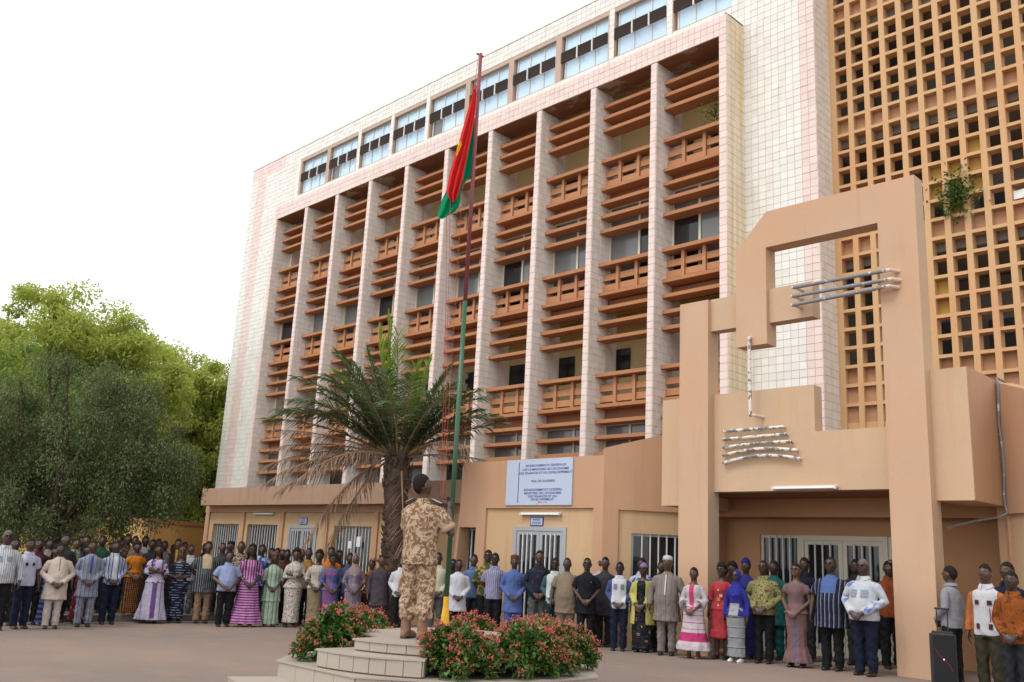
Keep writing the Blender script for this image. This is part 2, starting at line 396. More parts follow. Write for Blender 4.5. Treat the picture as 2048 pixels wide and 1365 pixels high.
tiles((-12.02, YF, 2.6), (0, 1, 0), (0, 0, 1), (1, 0, 0), YB-YF, ZFR-2.6, 'tstain', tw=.215)
tiles((FX[0], YF, 2.6), (0, 1, 0), (0, 0, 1), (1, 0, 0), YB-YF, ZSO-2.6, 'tside', tw=.215)
YW = 20.0
for x in FX[1:-1]:
    mb = MB(); mb.box(x, x+FW, YF, YW, -.6, ZSO-.015); link('fin', mb, M['grout'], B)
    tiles((x, YF, 2.77), (1, 0, 0), (0, 0, 1), (0, -1, 0), FW, ZSO-.015-2.77, 'tp')
    tiles((x+FW, YF, 2.77), (0, 1, 0), (0, 0, 1), (1, 0, 0), YW-YF, ZSO-.015-2.77, 'tside')
# tiles -> 300 nearest ones in clear view as pieces, the rest joined
def tilegeo(W, H):
    g, T, b = .0032, .010, .003
    a, c = W/2-g, H/2-g
    v = [(-a, -c, 0), (a, -c, 0), (a, c, 0), (-a, c, 0), (-a+b, -c+b, T), (a-b, -c+b, T), (a-b, c-b, T), (-a+b, c-b, T)]
    return v, [(4, 5, 6, 7), (0, 1, 5, 4), (1, 2, 6, 5), (2, 3, 7, 6), (3, 0, 4, 7)]
def clear(c):
    x, y = proj(c)
    if not (0 < x < 2040 and 5 < y < 900): return False
    if 1325 < x < 1860 and y > 360+max(0, (1500-x))*1.1: return False
    return True
order = sorted(range(len(TILES)), key=lambda i: np.linalg.norm(TILES[i][0]-CAM)*(1 if clear(TILES[i][0]) else 99))
single = set(order[:300]); cache = {}; joined = {}
for i, (c, u, v, n, w_, h_, m) in enumerate(TILES):
    jit = .0015*np.random.randn()
    gv, gf = tilegeo(w_, h_)
    if i in single:
        k = (tuple(np.round(n, 2)), round(w_, 3), round(h_, 3), m)
        if k not in cache:
            mb = MB(); mb.add([u*p[0]+v*p[1]+n*p[2] for p in gv], gf); me = mb.mesh('tile'); me.materials.append(M[m]); cache[k] = me
        link('tile', cache[k], None, B, c+n*jit)
    else:
        q = np.array(gv); P = c+np.outer(q[:, 0], u)+np.outer(q[:, 1], v)+np.outer(q[:, 2]+jit, n)
        joined.setdefault(m, []).append(P)
for m, L in joined.items():
    Vv = np.concatenate(L); k = len(L); F0 = np.array(gf); Ff = (np.arange(k)[:, None, None]*8+F0[None]).reshape(-1, 4)
    tag(link('tile_cladding', fast('tile_cladding', Vv, Ff), M[m], B), kind='stuff')
# top floor windows
def top_window(x0, x1, z0, z1, k):
    yo = YB+.17; fr = .05; W = x1-x0; xs_ = [x0+.09, x0+.09+(W-.09)*.31, x0+.09+(W-.09)*.66, x1]
    zt = z0+1.02
    mb = MB()
    for x in xs_: mb.box(max(x0, x-fr/2), min(x1, x+fr/2), yo-.05, yo+.02, z0, z1)
    for i in range(3):
        a, b = xs_[i]+fr/2, min(xs_[i+1]-fr/2, x1-fr/2)
        for z in (z0+.022, zt, z1-.022): mb.box(a, b, yo-.045, yo+.015, z-.022, z+.022)
    w = link('window', mb, M['alu'], B)
    for i in range(3):
        a, b = xs_[i]+fr/2, min(xs_[i+1]-fr/2, x1-fr/2)
        dark = (k in (1, 4) and i == 0)
        for za, zb in ((z0+.045, zt-.023), (zt+.023, z1-.045)):
            mb = MB(); mb.box(a, b, yo-.02, yo-.01, za, zb)
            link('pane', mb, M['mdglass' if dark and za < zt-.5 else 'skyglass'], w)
    mb = MB(); mb.box(x0+.01, xs_[0]-fr/2, yo-.02, yo, z0, z1); link('side_panel', mb, M['interior_dark' if k % 3 else 'brownwall'], w)
    mb = MB(); mb.box(x0, x1, yo+.2, yo+.22, z0, z1); link('blind', mb, M['interior'], w)
    xl = [x0-.02, x0+W*.36, x0+W*.68, x1+.0]
    for i in range(3):
        mb = MB()
        for j in range(6):
            z = z0+.60+.065*j
            mb.add([(xl[i]+.02, YB-.03, z+.045), (xl[i+1]-.02, YB-.03, z+.045), (xl[i+1]-.02, YB+.03, z), (xl[i]+.02, YB+.03, z),
                    (xl[i]+.02, YB-.03, z+.057), (xl[i+1]-.02, YB-.03, z+.057), (xl[i+1]-.02, YB+.03, z+.012), (xl[i]+.02, YB+.03, z+.012)],
                   [(0, 3, 2, 1), (4, 5, 6, 7), (0, 1, 5, 4), (1, 2, 6, 5), (2, 3, 7, 6), (3, 0, 4, 7)])
        link('louvre', mb, M['louvre'], w)
        if i: mb = MB(); mb.box(xl[i]-.025, xl[i]+.025, YB-.045, YB+.02, z0+.56, z0+1.03); link('bracket', mb, M['alu'], w)
for k, h in enumerate(TW): top_window(*h, k)
# sun breakers and balconies
YS = YF+.36; BW = 2.24-FW
def shared(name, mb, m): me = mb.mesh(name); me.materials.append(M[m]); return me
g = MB(); g.box(0, BW, 0, .46, 0, .10); SLAT = shared('slat', g, 'terra')
g = MB(); g.box(0, BW, 0, .42, 0, .105); RAIL = shared('rail', g, 'terra')
g = MB(); g.box(0, BW, 0, .50, 0, .10); SLAB = shared('balcony_slab', g, 'terra')
g = MB(); g.box(0, .10, 0, .12, 0, .765); POST = shared('post', g, 'terra2')
g = MB(); g.box(0, BW, 0, .07, 0, .185); BOARD = shared('board', g, 'terra2')
g = MB(); g.box(0, BW, 0, .03, 0, .36); SPAN = shared('spandrel', g, 'brownwall')
bays = [(FX[i]+(FW if i else 0), i) for i in range(10)]
for x, i in bays:
    wd = BW if 0 < i < 9 else (BW+.2 if i == 0 else BW)
    sx = wd/BW
    def put(name, me, z, y, parent=B, dx=0, scale=True):
        o = link(name, me, None, parent, (x+dx, y, z))
        if scale and sx != 1: o.scale.x = sx
        return o
    for z in (14.80, 14.41, 14.0): put('slat', SLAT, z+random.uniform(-.012, .012), YS)
    for s, zr in enumerate((13.0, 9.77, 6.52)):
        sl = put('balcony', SLAB, zr-.87, YS)
        for nm, me, z, y, dx in [('rail', RAIL, zr, YS-.03, 0), ('board', BOARD, zr-.385, YS+.19, 0), ('board', BOARD, zr-.69, YS+.19, 0)]+[('post', POST, zr-.768, YS+.13, q) for q in (.53, 1.20, BW-.12)]:
            o = link(nm, me, None, sl, (x+dx*sx, y, z))
            if me in (RAIL, BOARD): o.scale.x = sx
        for dz in (1.30, 1.735, 2.195): put('slat', SLAT, zr-dz+random.uniform(-.01, .01), YS)
        put('spandrel', SPAN, zr-1.26, YS+.47)
# window storeys (2nd and 4th rows) and open loggias (1st and 3rd rows)
def sash(x0, x1, z0, z1, k):
    mb = MB(); fr = .06; xm = (x0+x1)/2+.1*((k*7) % 3-1)
    zt = z1-.78
    mb.box(x0, x0+fr, YW-.02, YW+.05, z0, z1); mb.box(x1-fr, x1, YW-.02, YW+.05, z0, z1); mb.box(xm-.035, xm+.035, YW-.022, YW+.05, z0, z1)
    for a, b in ((x0+fr, xm-.035), (xm+.035, x1-fr)):
        for z in (z0+.03, zt, z1-.03): mb.box(a, b, YW-.018, YW+.048, z-.03, z+.03)
    w = link('window', mb, M['cream_frame'], B)
    for j, (a, b) in enumerate(((x0+fr, xm-.035), (xm+.035, x1-fr))):
        mb = MB(); mb.box(a, b, YW+.01, YW+.018, z0+.06, zt-.03); link('pane', mb, M['mdglass' if (j+k) % 3 else 'dkglass'], w)
        mb = MB(); mb.box(a, b, YW+.01, YW+.018, zt+.03, z1-.06); link('pane', mb, M['mdglass'], w)
for x, i in bays:
    for k, (z0, z1) in enumerate(((9.0, 11.72), (2.6, 5.25))):
        sash(x+.02, FX[i+1]-.02, z0, z1, i+k)
        mb = MB(); mb.box(x, FX[i+1], YW, YW+.1, z1, z1+.65); link('lintel', mb, M['brownwall'], B)
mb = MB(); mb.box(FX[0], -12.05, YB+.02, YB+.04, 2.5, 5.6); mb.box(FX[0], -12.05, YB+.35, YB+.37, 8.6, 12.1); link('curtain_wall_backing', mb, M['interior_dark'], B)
for za, zb in ((12.12, 15.6), (5.62, 8.95)):
    mb = MB(); mb.box(FX[0]-.2, -10.3, 21.75, 21.95, za, zb); lw = link('loggia_wall', mb, M['loggia'], B)
    mb = MB(); mb.box(FX[0]-.2, -12.3, YW+.02, 21.74, za-.16, za-.02); link('loggia_floor', mb, M['brownwall'], B)
    mb = MB(); mb.box(FX[0]-.2, -10.3, YB+.38, 21.74, zb+.01, zb+.1); link('loggia_ceiling', mb, M['loggia'], B)
    for x in FX[:-1]:
        for a, b in ((.35, .95), (1.25, 1.95)):
            mb = MB(); mb.box(x+a, x+b, 21.70, 21.745, za+1.45, za+2.25); link('clerestory_window', mb, M['dkglass'], lw)
        mb = MB(); mb.box(x+.02, x+.16, YW+.03, YW+.5, za, zb); link('loggia_pier', mb, M['tside'], B)
    if za > 10:
        mb = MB()
        for x in FX[:-1]: pass
mb = MB(); mb.box(XL+.02, -4.6, 24.2, 33, -.6, ZTOP-.2); mb.box(XL+.02, -10.3, 22.0, 24.19, -.6, ZTOP-.2); link('core_light_block', mb, M['interior'], B)  # unseen solid boxes added inside the building to block light
mb = MB(); mb.box(XL, XL+.3, YB+.31, 33, -.6, ZTOP-.01); link('gable_wall', mb, M['tw'], B)
mb = MB(); mb.box(XL+.31, -4.6, YB+.42, 33, ZTOP-.19, ZTOP-.02); link('roof', mb, M['pave'], B)
# breeze-block screen
GX0, GPX, GPZ, OW, OH = -9.815, .436, .462, .30, .384
GZ0 = 9.504-.462*9
NC, NR = 13, 34
for j in range(NC+1):
    xa = GX0+GPX*j-(GPX-OW); xb = GX0+GPX*j
    if j == 0: xa = -9.98
    mb = MB(); mb.box(xa, xb, YG-.003, YG+.26, 4.3, GZ0+GPZ*NR); link('screen_post', mb, M['grille'], B)
for k in range(NR):
    zt = GZ0+GPZ*k
    mb = MB(); mb.box(-9.97, GX0+GPX*NC-.01, YG, YG+.255, zt, zt+GPZ-OH); link('screen_bar', mb, M['grille'], B)
random.seed(3)
must = {(4, -3), (5, -3), (4, -4), (5, -4), (3, 16), (3, 15), (4, 17), (4, 16), (5, 17), (5, 16), (6, 18), (6, 17), (5, 3), (6, 3), (7, 4), (5, 2), (6, 2), (7, 3), (6, 1), (7, 2), (0, 19), (1, 20), (2, 20), (3, 20), (0, 18), (1, 19)}
for k in range(NR):
    for j in range(NC):
        kk = k-9; z1 = GZ0+GPZ*k; z0 = z1-OH; x0 = GX0+GPX*j; x1 = x0+OW
        if kk % 7 == 0: m, y = 'grilleback', YG+.16
        elif (j, kk) in must: m, y = 'mustard', YG+.18
        elif kk in (-8, -9): m, y = 'grilleback', YG+.1
        else: continue
        mb = MB(); mb.box(x0, x1, y, y+.04, z0, z1); link('screen_panel', mb, M[m], B)
mb = MB(); mb.box(-9.97, GX0+GPX*NC, YG+.05, YG+.25, 4.3, GZ0-OH); link('screen_base', mb, M['grille'], B)
for q in range(3):
    z = 5.42+3.234*q+3.234
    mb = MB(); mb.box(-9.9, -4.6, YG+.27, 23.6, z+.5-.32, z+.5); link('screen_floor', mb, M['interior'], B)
for q in range(5):
    z = 5.6+3.234*q
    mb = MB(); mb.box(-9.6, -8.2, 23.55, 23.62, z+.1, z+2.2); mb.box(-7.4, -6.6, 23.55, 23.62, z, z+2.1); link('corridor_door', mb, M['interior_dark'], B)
    mb = MB(); mb.box(-6.2, -5.0, 23.55, 23.62, z+.7, z+2.1); link('corridor_window', mb, M['mdglass'], B)
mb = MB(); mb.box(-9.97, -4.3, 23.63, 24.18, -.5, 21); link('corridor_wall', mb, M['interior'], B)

# ================================================================ helpers for barred windows and doors (on any wall plane)
def frameT(o, u):
    o = np.array(o, float); u = np.array([u[0], u[1], 0], float); u /= np.linalg.norm(u); nrm = np.array([u[1], -u[0], 0])   # outward
    return lambda a, d, z: o+u*a+nrm*d+np.array([0, 0, z])
def xbox(mb, T, a0, a1, d0, d1, z0, z1):
    P = [T(a, d, z) for z in (z0, z1) for a, d in ((a0, d1), (a1, d1), (a1, d0), (a0, d0))]
    return mb.add(P, [(0, 3, 2, 1), (4, 5, 6, 7), (0, 1, 5, 4), (1, 2, 6, 5), (2, 3, 7, 6), (3, 0, 4, 7)])
def barred(T, w, z0, z1, nb, parent, fm='alugrey', mid=False, setback=-.2, fr=.05):
    s = setback; mb = MB()
    xbox(mb, T, 0, fr, s, s+.06, z0, z1); xbox(mb, T, w-fr, w, s, s+.06, z0, z1); xbox(mb, T, fr, w-fr, s, s+.055, z0, z0+fr); xbox(mb, T, fr, w-fr, s, s+.055, z1-fr, z1)
    if mid: xbox(mb, T, w/2-.04, w/2+.04, s, s+.06, z0+fr, z1-fr)
    f = link('window', mb, M[fm], parent)
    mb = MB(); xbox(mb, T, fr*.5, w-fr*.5, s+.01, s+.02, z0+fr*.5, z1-fr*.5); link('pane', mb, M['dkglass'], f)
    for i in range(nb):
        a = fr+(w-2*fr)*(i+1)/(nb+1)
        if mid and abs(a-w/2) < .05: continue
        mb = MB(); xbox(mb, T, a-.014, a+.014, s+.065, s+.093, z0+.01, z1-.01); link('bar', mb, M['bar'], f)
    return f
def door2(T, w, z0, z1, parent, fm='alugrey', bars=3, setback=-.12, leaves=2):
    s = setback; mb = MB(); fr = .09
    xbox(mb, T, 0, fr, s, s+.09, z0, z1); xbox(mb, T, w-fr, w, s, s+.09, z0, z1); xbox(mb, T, fr, w-fr, s, s+.088, z1-fr, z1)
    d = link('door', mb, M[fm], parent)
    lw = (w-2*fr)/leaves
    for i in range(leaves):
        a = fr+lw*i; b = a+lw; mb = MB(); e = .085
        xbox(mb, T, a+.004, a+e, s+.01, s+.07, z0, z1-fr-.004); xbox(mb, T, b-e, b-.004, s+.01, s+.07, z0, z1-fr-.004)
        xbox(mb, T, a+e, b-e, s+.012, s+.068, z1-fr-e, z1-fr-.004); xbox(mb, T, a+e, b-e, s+.012, s+.068, z0, z0+.28)
        l = link('door_leaf', mb, M[fm], d)
        mb = MB(); xbox(mb, T, a+e-.01, b-e+.01, s+.025, s+.035, z0+.27, z1-fr-e+.01); link('pane', mb, M['dkglass'], d)
        for j in range(bars):
            c = a+e+(lw-2*e)*(j+1)/(bars+1); mb = MB(); xbox(mb, T, c-.014, c+.014, s+.075, s+.103, z0+.2, z1-fr-e+.03); link('bar', mb, M['bar'], d)
    return d
def textmesh(s, size, mat, parent, center, T=None, name='lettering', ext=.002, font_scale=1.0, bold=.0):
    cu = bpy.data.curves.new('txt', 'FONT'); cu.body = s; cu.size = size; cu.align_x = 'CENTER'; cu.align_y = 'CENTER'; cu.extrude = ext; cu.offset = bold; cu.resolution_u = 3
    ob = bpy.data.objects.new('txt', cu); col.objects.link(ob)
    me = bpy.data.meshes.new_from_object(ob.evaluated_get(bpy.context.evaluated_depsgraph_get())); bpy.data.objects.remove(ob); bpy.data.curves.remove(cu)
    for v in me.vertices: v.co = Vector((v.co.x*font_scale, -v.co.z, v.co.y))
    me.materials.clear(); me.materials.append(M[mat])
    return tag(link(name, me, None, parent, center), kind='stuff')

# ================================================================ FRONT WING (podium)
YP = 14.95
P = root('front_wing', (-18, 15.6, gz(-18)), 'low ochre plastered front wing with barred windows under the tiled block', 'building')
# sign wall: upper band, piers, battered left end, recessed panel
mb = MB(); mb.prismY([(-16.75, 2.56), (-12.33, 2.56), (-12.33, 3.65), (-16.70, 3.65)], YP, YP+.35); link('upper_wall', mb, M['podium'], P)
mb = MB(); mb.prismY([(-17.12, -.8), (-16.92, -.8), (-16.72, 2.12), (-16.72, 2.56), (-16.75, 2.56)], YP, YP+.34); mb.box(-16.15, -15.84, YP, YP+.34, -.8, 2.56)
mb.prismY([(-16.72, 2.12), (-16.15, 2.12), (-16.15, 2.56), (-16.72, 2.56)], YP, YP+.34); mb.prismY([(-16.92, -.8), (-16.15, -.8), (-16.15, .75), (-16.815, .75)], YP, YP+.34)
link('pier_wall', mb, M['podium'], P)
mb = MB(); mb.box(-12.59, -12.33, YP, YP+.34, -.8, 2.56); link('pier_wall', mb, M['podium'], P)
wallholes('recess_wall', -15.84, -12.59, -.8, 2.558, [(-14.93, -13.36, -.8, 2.16)], YP+.06, YP+.3, M['recess'], P)
door2(frameT((-14.93, YP+.06, 0), (1, 0)), 1.57, gz(-14)-.05, 2.16, P, 'alugrey', 3, -.06)
barred(frameT((-16.80, YP+.34, 0), (1, 0)), .65, .75, 2.12, 3, P, setback=-.06)
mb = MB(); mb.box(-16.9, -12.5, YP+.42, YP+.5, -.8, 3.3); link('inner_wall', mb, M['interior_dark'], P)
mb = MB(); mb.tube([(-17.9, YP-.25, .98), (-16.3, YP-.25, .98)], .025, 8); mb.tube([(-16.3, YP-.25, .98), (-16.3, YP+.02, .98)], .025, 8); link('handrail', mb, M['whitepaint'], P)
# splayed walls either side of the portal
def splay(x0, y0, x1, y1, za, zb, window):
    L = math.hypot(x1-x0, y1-y0); T = frameT((x0, y0, 0), (x1-x0, y1-y0)); mb = MB()
    def wedge(a0, a1, z0, top=True, z1=None, d0=-.3, d1=0):
        zt = [za+(zb-za)*a/L for a in (a0, a1)] if z1 is None else [z1, z1]
        Pp = [T(a0, d1, z0), T(a1, d1, z0), T(a1, d0, z0), T(a0, d0, z0), T(a0, d1, zt[0]), T(a1, d1, zt[1]), T(a1, d0, zt[1]), T(a0, d0, zt[0])]
        mb.add(Pp, [(0, 3, 2, 1), (4, 5, 6, 7), (0, 1, 5, 4), (1, 2, 6, 5), (2, 3, 7, 6), (3, 0, 4, 7)])
    wedge(0, L, 2.54); r0 = .32 if window else .05
    wedge(0, r0, -.8, z1=2.539)
    if not window: wedge(L-.3, L, -.8, z1=2.539)
    link('splay_wall', mb, M['podium'], P); mb = MB()
    if window:
        w0 = r0+.28
        for a0, a1, z0, z1 in ((r0, w0, -.8, 2.539), (w0, L, 2.08, 2.539), (w0, L, -.8, .5)): wedge(a0, a1, z0, z1=z1, d1=-.05, d0=-.29)
        link('recess_wall', mb, M['recess'], P)
        T2 = frameT(T(w0, -.05, 0), (x1-x0, y1-y0)); barred(T2, L-w0-.01, .5, 2.08, 8, P, 'alugrey', False, -.12)
    else:
        wedge(r0, L-.3, -.8, z1=2.539, d1=-.05, d0=-.29); link('recess_wall', mb, M['recess'], P)
splay(-12.33, YP, -10.75, 16.55, 3.80, 4.42, True)
splay(-5.06, 16.25, -3.5, YP, 4.70, 4.02, False)
mb = MB(); mb.box(-3.5, 2, YP, YP+.35, -.6, 3.7); link('upper_wall', mb, M['podium'], P)
mb = MB(); mb.prismZ([(-16.9, 15.5), (-12.3, 15.5), (-10.95, 16.9), (-10.95, 19.1), (-16.9, 19.1)], 3.1, 3.3); mb.box(-31, -16.91, 15.8, 19.1, 2.9, 3.05); mb.prismZ([(-10.94, 17.5), (-4.9, 17.5), (-3.4, 15.4), (2, 15.4), (2, 19.1), (-10.94, 19.1)], 3.1, 3.3); link('roof_slab', mb, M['pave'], P)
# left part: deep coping, wall with recessed panels
mb = MB(); mb.box(-30.72, -16.71, 15.35, 15.85, 2.72, 3.29); link('coping', mb, M['coping'], P)
mb = MB(); mb.box(-31.0, -17.0, 15.70, 15.95, 2.51, 2.719)
pan = [-30.7+2.437*i for i in range(6)]+[-16.75]
for i in range(6):
    a = -30.95 if i == 0 else pan[i]-.20
    mb.box(a, pan[i], 15.70, 15.95, -1.2, 2.51)
link('pier_wall', mb, M['podium'], P)
spec = [('w', -30.44, -28.66), ('w', -28.09, -26.24), ('d', -25.53, -23.97), ('w', -23.1, -21.29), ('w', -20.75, -19.1), ('n',)]
for i, s in enumerate(spec):
    a, b = pan[i], pan[i+1]-.2
    h = [(s[1], s[2], -.3 if s[0] == 'w' else -1.2, 2.12)] if s[0] != 'n' else []
    if s[0] == 'w': h = [(max(s[1], a+.06), s[2] if s[2] < b else b-.06, .45, 2.12)]
    wallholes('recess_wall', a, b, -1.2, 2.509, h, 15.76, 15.94, M['recess'], P)
    if s[0] == 'w': barred(frameT((h[0][0], 15.76, 0), (1, 0)), h[0][1]-h[0][0], .45, 2.12, 10, P, 'alugrey', i == 3, -.16)
    if s[0] == 'd': door2(frameT((s[1], 15.76, 0), (1, 0)), s[2]-s[1], floorz(-25, 15.7), 2.12, P, 'alugrey', 3, -.06)
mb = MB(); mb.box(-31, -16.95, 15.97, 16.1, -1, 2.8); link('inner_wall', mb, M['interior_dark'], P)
mb = MB(); mb.box(-31.0, -30.9, 15.97, 19.2, -1.2, 3.0); link('end_wall', mb, M['podium'], P)

# ================================================================ ENTRANCE PORTAL
Y0, Y1 = 14.76, 15.13
E_ = root('entrance_portal', (-8, 15, gz(-8)), 'tall ochre concrete entrance portal with stepped hook shaped frame', 'portal')
mb = MB(); mb.box(-10.33, -9.68, Y0, Y1, -.6, 6.54); link('pylon', mb, M['pink'], E_)
mb = MB(); mb.box(-6.29, -5.64, Y0, Y1, -.6, 7.346); link('pylon', mb, M['pink'], E_)
mb = MB(); mb.prismY([(-8.42, 7.346), (-5.64, 7.346), (-5.64, 8.055), (-8.40, 8.055), (-9.06, 7.38), (-9.06, 5.50), (-8.42, 5.50)], Y0, Y1-.03); link('hook_beam', mb, M['pink'], E_)
mb = MB(); mb.box(-9.68, -9.06, Y0+.1, Y1-.02, 5.92, 6.56); link('link_beam', mb, M['yellow'], E_)
mb = MB(); mb.box(-8.42, -7.56, Y0+.1, Y1+.0, 5.91, 6.56); link('stub_beam', mb, M['yellow'], E_)
mb = MB(); mb.prismY([(-9.68, 2.85), (-6.29, 2.85), (-6.29, 3.865), (-7.63, 3.865), (-7.63, 4.69), (-9.68, 4.69)], 14.96, 15.24); link('fascia', mb, M['yellow'], E_)
mb = MB(); mb.box(-10.87, -10.33, 14.96, 16.5, 2.60, 4.68); link('bracket', mb, M['yellow'], E_)
mb = MB(); mb.box(-5.64, -5.07, 14.96, 16.3, 2.66, 4.735); link('bracket', mb, M['yellow'], E_)
mb = MB(); mb.box(-5.066, -5.062, 14.962, 16.24, 2.662, 4.733); link('bracket_side', mb, M['podium'], E_)
mb = MB(); mb.box(-10.85, -5.1, 15.25, 17.3, 2.851, 3.0); link('porch_ceiling', mb, M['brownwall'], E_)
mb = MB(); mb.box(-10.75, -5.2, 16.6, 16.9, 2.5, 2.85); link('porch_beam', mb, M['porch'], E_)
YD = 17.1
wallholes('porch_wall', -11.6, -5.0, -.6, 2.85, [(-9.98, -7.0, -.6, 2.18)], YD, YD+.25, M['porch'], E_)
mb = MB(); mb.box(-5.2, -5.06, 16.3, YD, -.6, 2.85); link('porch_side_wall', mb, M['podium'], E_)
mb = MB(); mb.box(-10.9, -10.76, 16.56, YD, -.6, 2.85); link('porch_side_wall', mb, M['podium'], E_)
T = frameT((-9.98, YD, 0), (1, 0)); barred(T, .86, -.1, 2.18, 4, E_, 'cream_frame', False, -.1, .06)
door2(frameT((-9.12, YD, 0), (1, 0)), 1.75, -.1, 2.18, E_, 'cream_frame', 3, -.1)
barred(frameT((-7.37, YD, 0), (1, 0)), .37, -.1, 2.18, 1, E_, 'cream_frame', False, -.1, .06)
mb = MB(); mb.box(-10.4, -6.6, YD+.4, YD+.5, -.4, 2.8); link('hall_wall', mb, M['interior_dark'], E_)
def cr(x0, y0, s): return lambda x, y: (x0+x/s, y0+y/s)
c6, c7 = cr(1300, 330, 2.73), cr(1300, 730, 2.738)
for a, b, e in (((785, 670), (1290, 577), (1316, 588)), ((780, 718), (1300, 627), (1320, 640)), ((780, 766), (1290, 665), (1322, 692))):
    pa, pb = onY(*c6(*a), 14.60), onY(*c6(*b), 14.60)
    mb = MB(); mb.tube([pa, pb], .034, 10); o = link('pipe', mb, M['pipe_grey'], E_)
    mb = MB(); mb.tube([pa+(-.03, 0, 0), pa+(.02, .0, 0), pa+(.03, .27, .0)], .03, 8); link('pipe_end', mb, M['pipeend'], o)
    mb = MB(); mb.tube([pb+(-.06, 0, 0), pb+(.05, .0, .0), pb+(.14, .17, -.0)], .036, 8); link('pipe_end', mb, M['pipeend'], o)
pa, pb = onY(1498, 674, 14.70), onY(1500.5, 830, 14.70)
mb = MB(); mb.tube([pa, pb, pb+(.02, 0, -.02)], .032, 10); o = link('pipe', mb, M['pipe_white'], E_)
mb = MB(); mb.tube([pb+(.0, 0, .0), pb+(.06, .05, -.01), pb+(.12, .27, -.02)], .03, 8); link('pipe_end', mb, M['pipeend'], o)
mb = MB(); mb.tube([pa+(0, 0, -.02), pa+(0, .07, 0)], .03, 8); link('pipe_end', mb, M['pipeend'], o)
for i, (a, b) in enumerate((((405, 365), (728, 340)), ((402, 408), (742, 380)), ((403, 453), (770, 420)), ((403, 495), (798, 467)), ((403, 537), (815, 512)))):
    pa, pb = onY(*c7(*a), 14.88), onY(*c7(*b), 14.88); n = 9
    bow = (0, 0, .02, .07, .09)[i]
    pts = [pa+(pb-pa)*k/(n-1)+np.array([0, -.0, bow*math.sin(math.pi*k/(n-1))]) for k in range(n)]
    mb = MB(); mb.tube(pts, .03, 8, round_ends=True); o = link('pipe', mb, M['pipe_white'], E_)
    for q in (pts[0], pts[-1]):
        mb = MB(); mb.tube([q, q+(0, .085, 0)], .02, 6); link('pipe_end', mb, M['pipeend'], o)
for o in E_.children:      # the reveals of the portal carry the yellower plaster
    if o.name.split('.')[0] in ('pylon', 'hook_beam'):
        o.data.materials.append(M['yellow'])
        for p_ in o.data.polygons:
            if abs(p_.normal.x) > .9: p_.material_index = 1
# fluorescent tube lights, signs, hose
def tubelight(c, label):
    o = root('tube_light', c, label, 'light', 'fluorescent wall lights')
    mb = MB(); mb.box(c[0]-.6, c[0]+.6, c[1], c[1]+.06, c[2]-.012, c[2]+.03); link('casing', mb, M['alu'], o)
    mb = MB(); mb.tube([(c[0]-.57, c[1]-.02, c[2]-.012), (c[0]+.57, c[1]-.02, c[2]-.012)], .019, 10); link('tube', mb, M['whitepaint'], o)
    for s in (-1, 1): mb = MB(); mb.box(c[0]+s*.585-.015, c[0]+s*.585+.015, c[1]-.045, c[1]-.001, c[2]-.035, c[2]+.02); link('socket', mb, M['alu'], o)
q = onY(1609, 975.5, 14.93); tubelight((q[0], 14.90, q[2]), 'long white tube light low on the entrance portal fascia above the porch')
q = onY(1080, 1028, YP); tubelight((q[0], YP, q[2]), 'white tube light below the large blue lettered signboard')
q = onY(527, 1028, 15.7); tubelight((q[0], 15.70, q[2]), 'small far tube light under the coping above the leftmost windows')
tl, br = onY(1017, 922, YP), onY(1146.5, 1010.5, YP)
sx0, sx1, sz0, sz1 = tl[0], tl[0]+2.0, br[2], tl[2]
S = root('information_signboard', ((sx0+sx1)/2, YP, sz0), 'large pale blue board with dark blue French lettering on the front wing', 'sign')
mb = MB(); mb.box(sx0, sx1, YP-.035, YP-.004, sz0, sz1); link('board', mb, M['signboard'], S)
mb = MB(); mb.box(sx0+.385, sx0+.405, YP-.039, YP-.0352, sz0+.05, sz1-.06); link('divider_line', mb, M['ink'], S)
for z, s in ((.845, 'RENSEIGNEMENTS GENERAUX'), (.762, "SUR LE MINISTERE DE L'ECONOMIE"), (.683, 'DES FINANCES ET DU DEVELOPPEMENT'), (.505, 'VISA DE DOSSIERS'), (.318, 'RENSEIGNEMENTS DOSSIERS'), (.245, "MINISTERE DE L'ECONOMIE"), (.175, 'DES FINANCES ET DU'), (.110, 'DEVELOPPEMENT')):
    cx = sx0+1.185+(.02 if z > .6 else -.04)
    textmesh(s, .072, 'ink', S, (cx, YP-.0375, sz0+z*(sz1-sz0)/1.0+.01), bold=.0002, font_scale=1.24)
mb = MB(); mb.box(sx0+1.02, sx0+1.14, YP-.039, YP-.0352, sz0+.055, sz0+.075); mb.box(sx0+1.19, sx0+1.29, YP-.039, YP-.0352, sz0+.058, sz0+.070); link('red_mark', mb, M['redink'], S)
for u_ in (.03, .5, .97):
    for z in (sz0+.03, sz1-.03): mb = MB(); mb.tube([(sx0+2*u_, YP-.042, z), (sx0+2*u_, YP-.03, z)], .009, 6); link('screw', mb, M['alugrey'], S)
def smallsign(x0, x1, z0, z1, y, l1, l2, label, sz):
    s = root('door_sign', ((x0+x1)/2, y, z0), label, 'sign')
    mb = MB(); mb.box(x0, x1, y-.02, y-.003, z0, z1); link('plate', mb, M['ink'], s)
    mb = MB(); mb.box(x0+.022, x1-.022, y-.024, y-.0201, z0+.022, z1-.022); link('face', mb, M['signboard'], s)
    textmesh(l1, sz, 'ink', s, ((x0+x1)/2, y-.0265, z0+(z1-z0)*.66), bold=.0002); textmesh(l2, sz, 'ink', s, ((x0+x1)/2, y-.0265, z0+(z1-z0)*.32), bold=.0002)
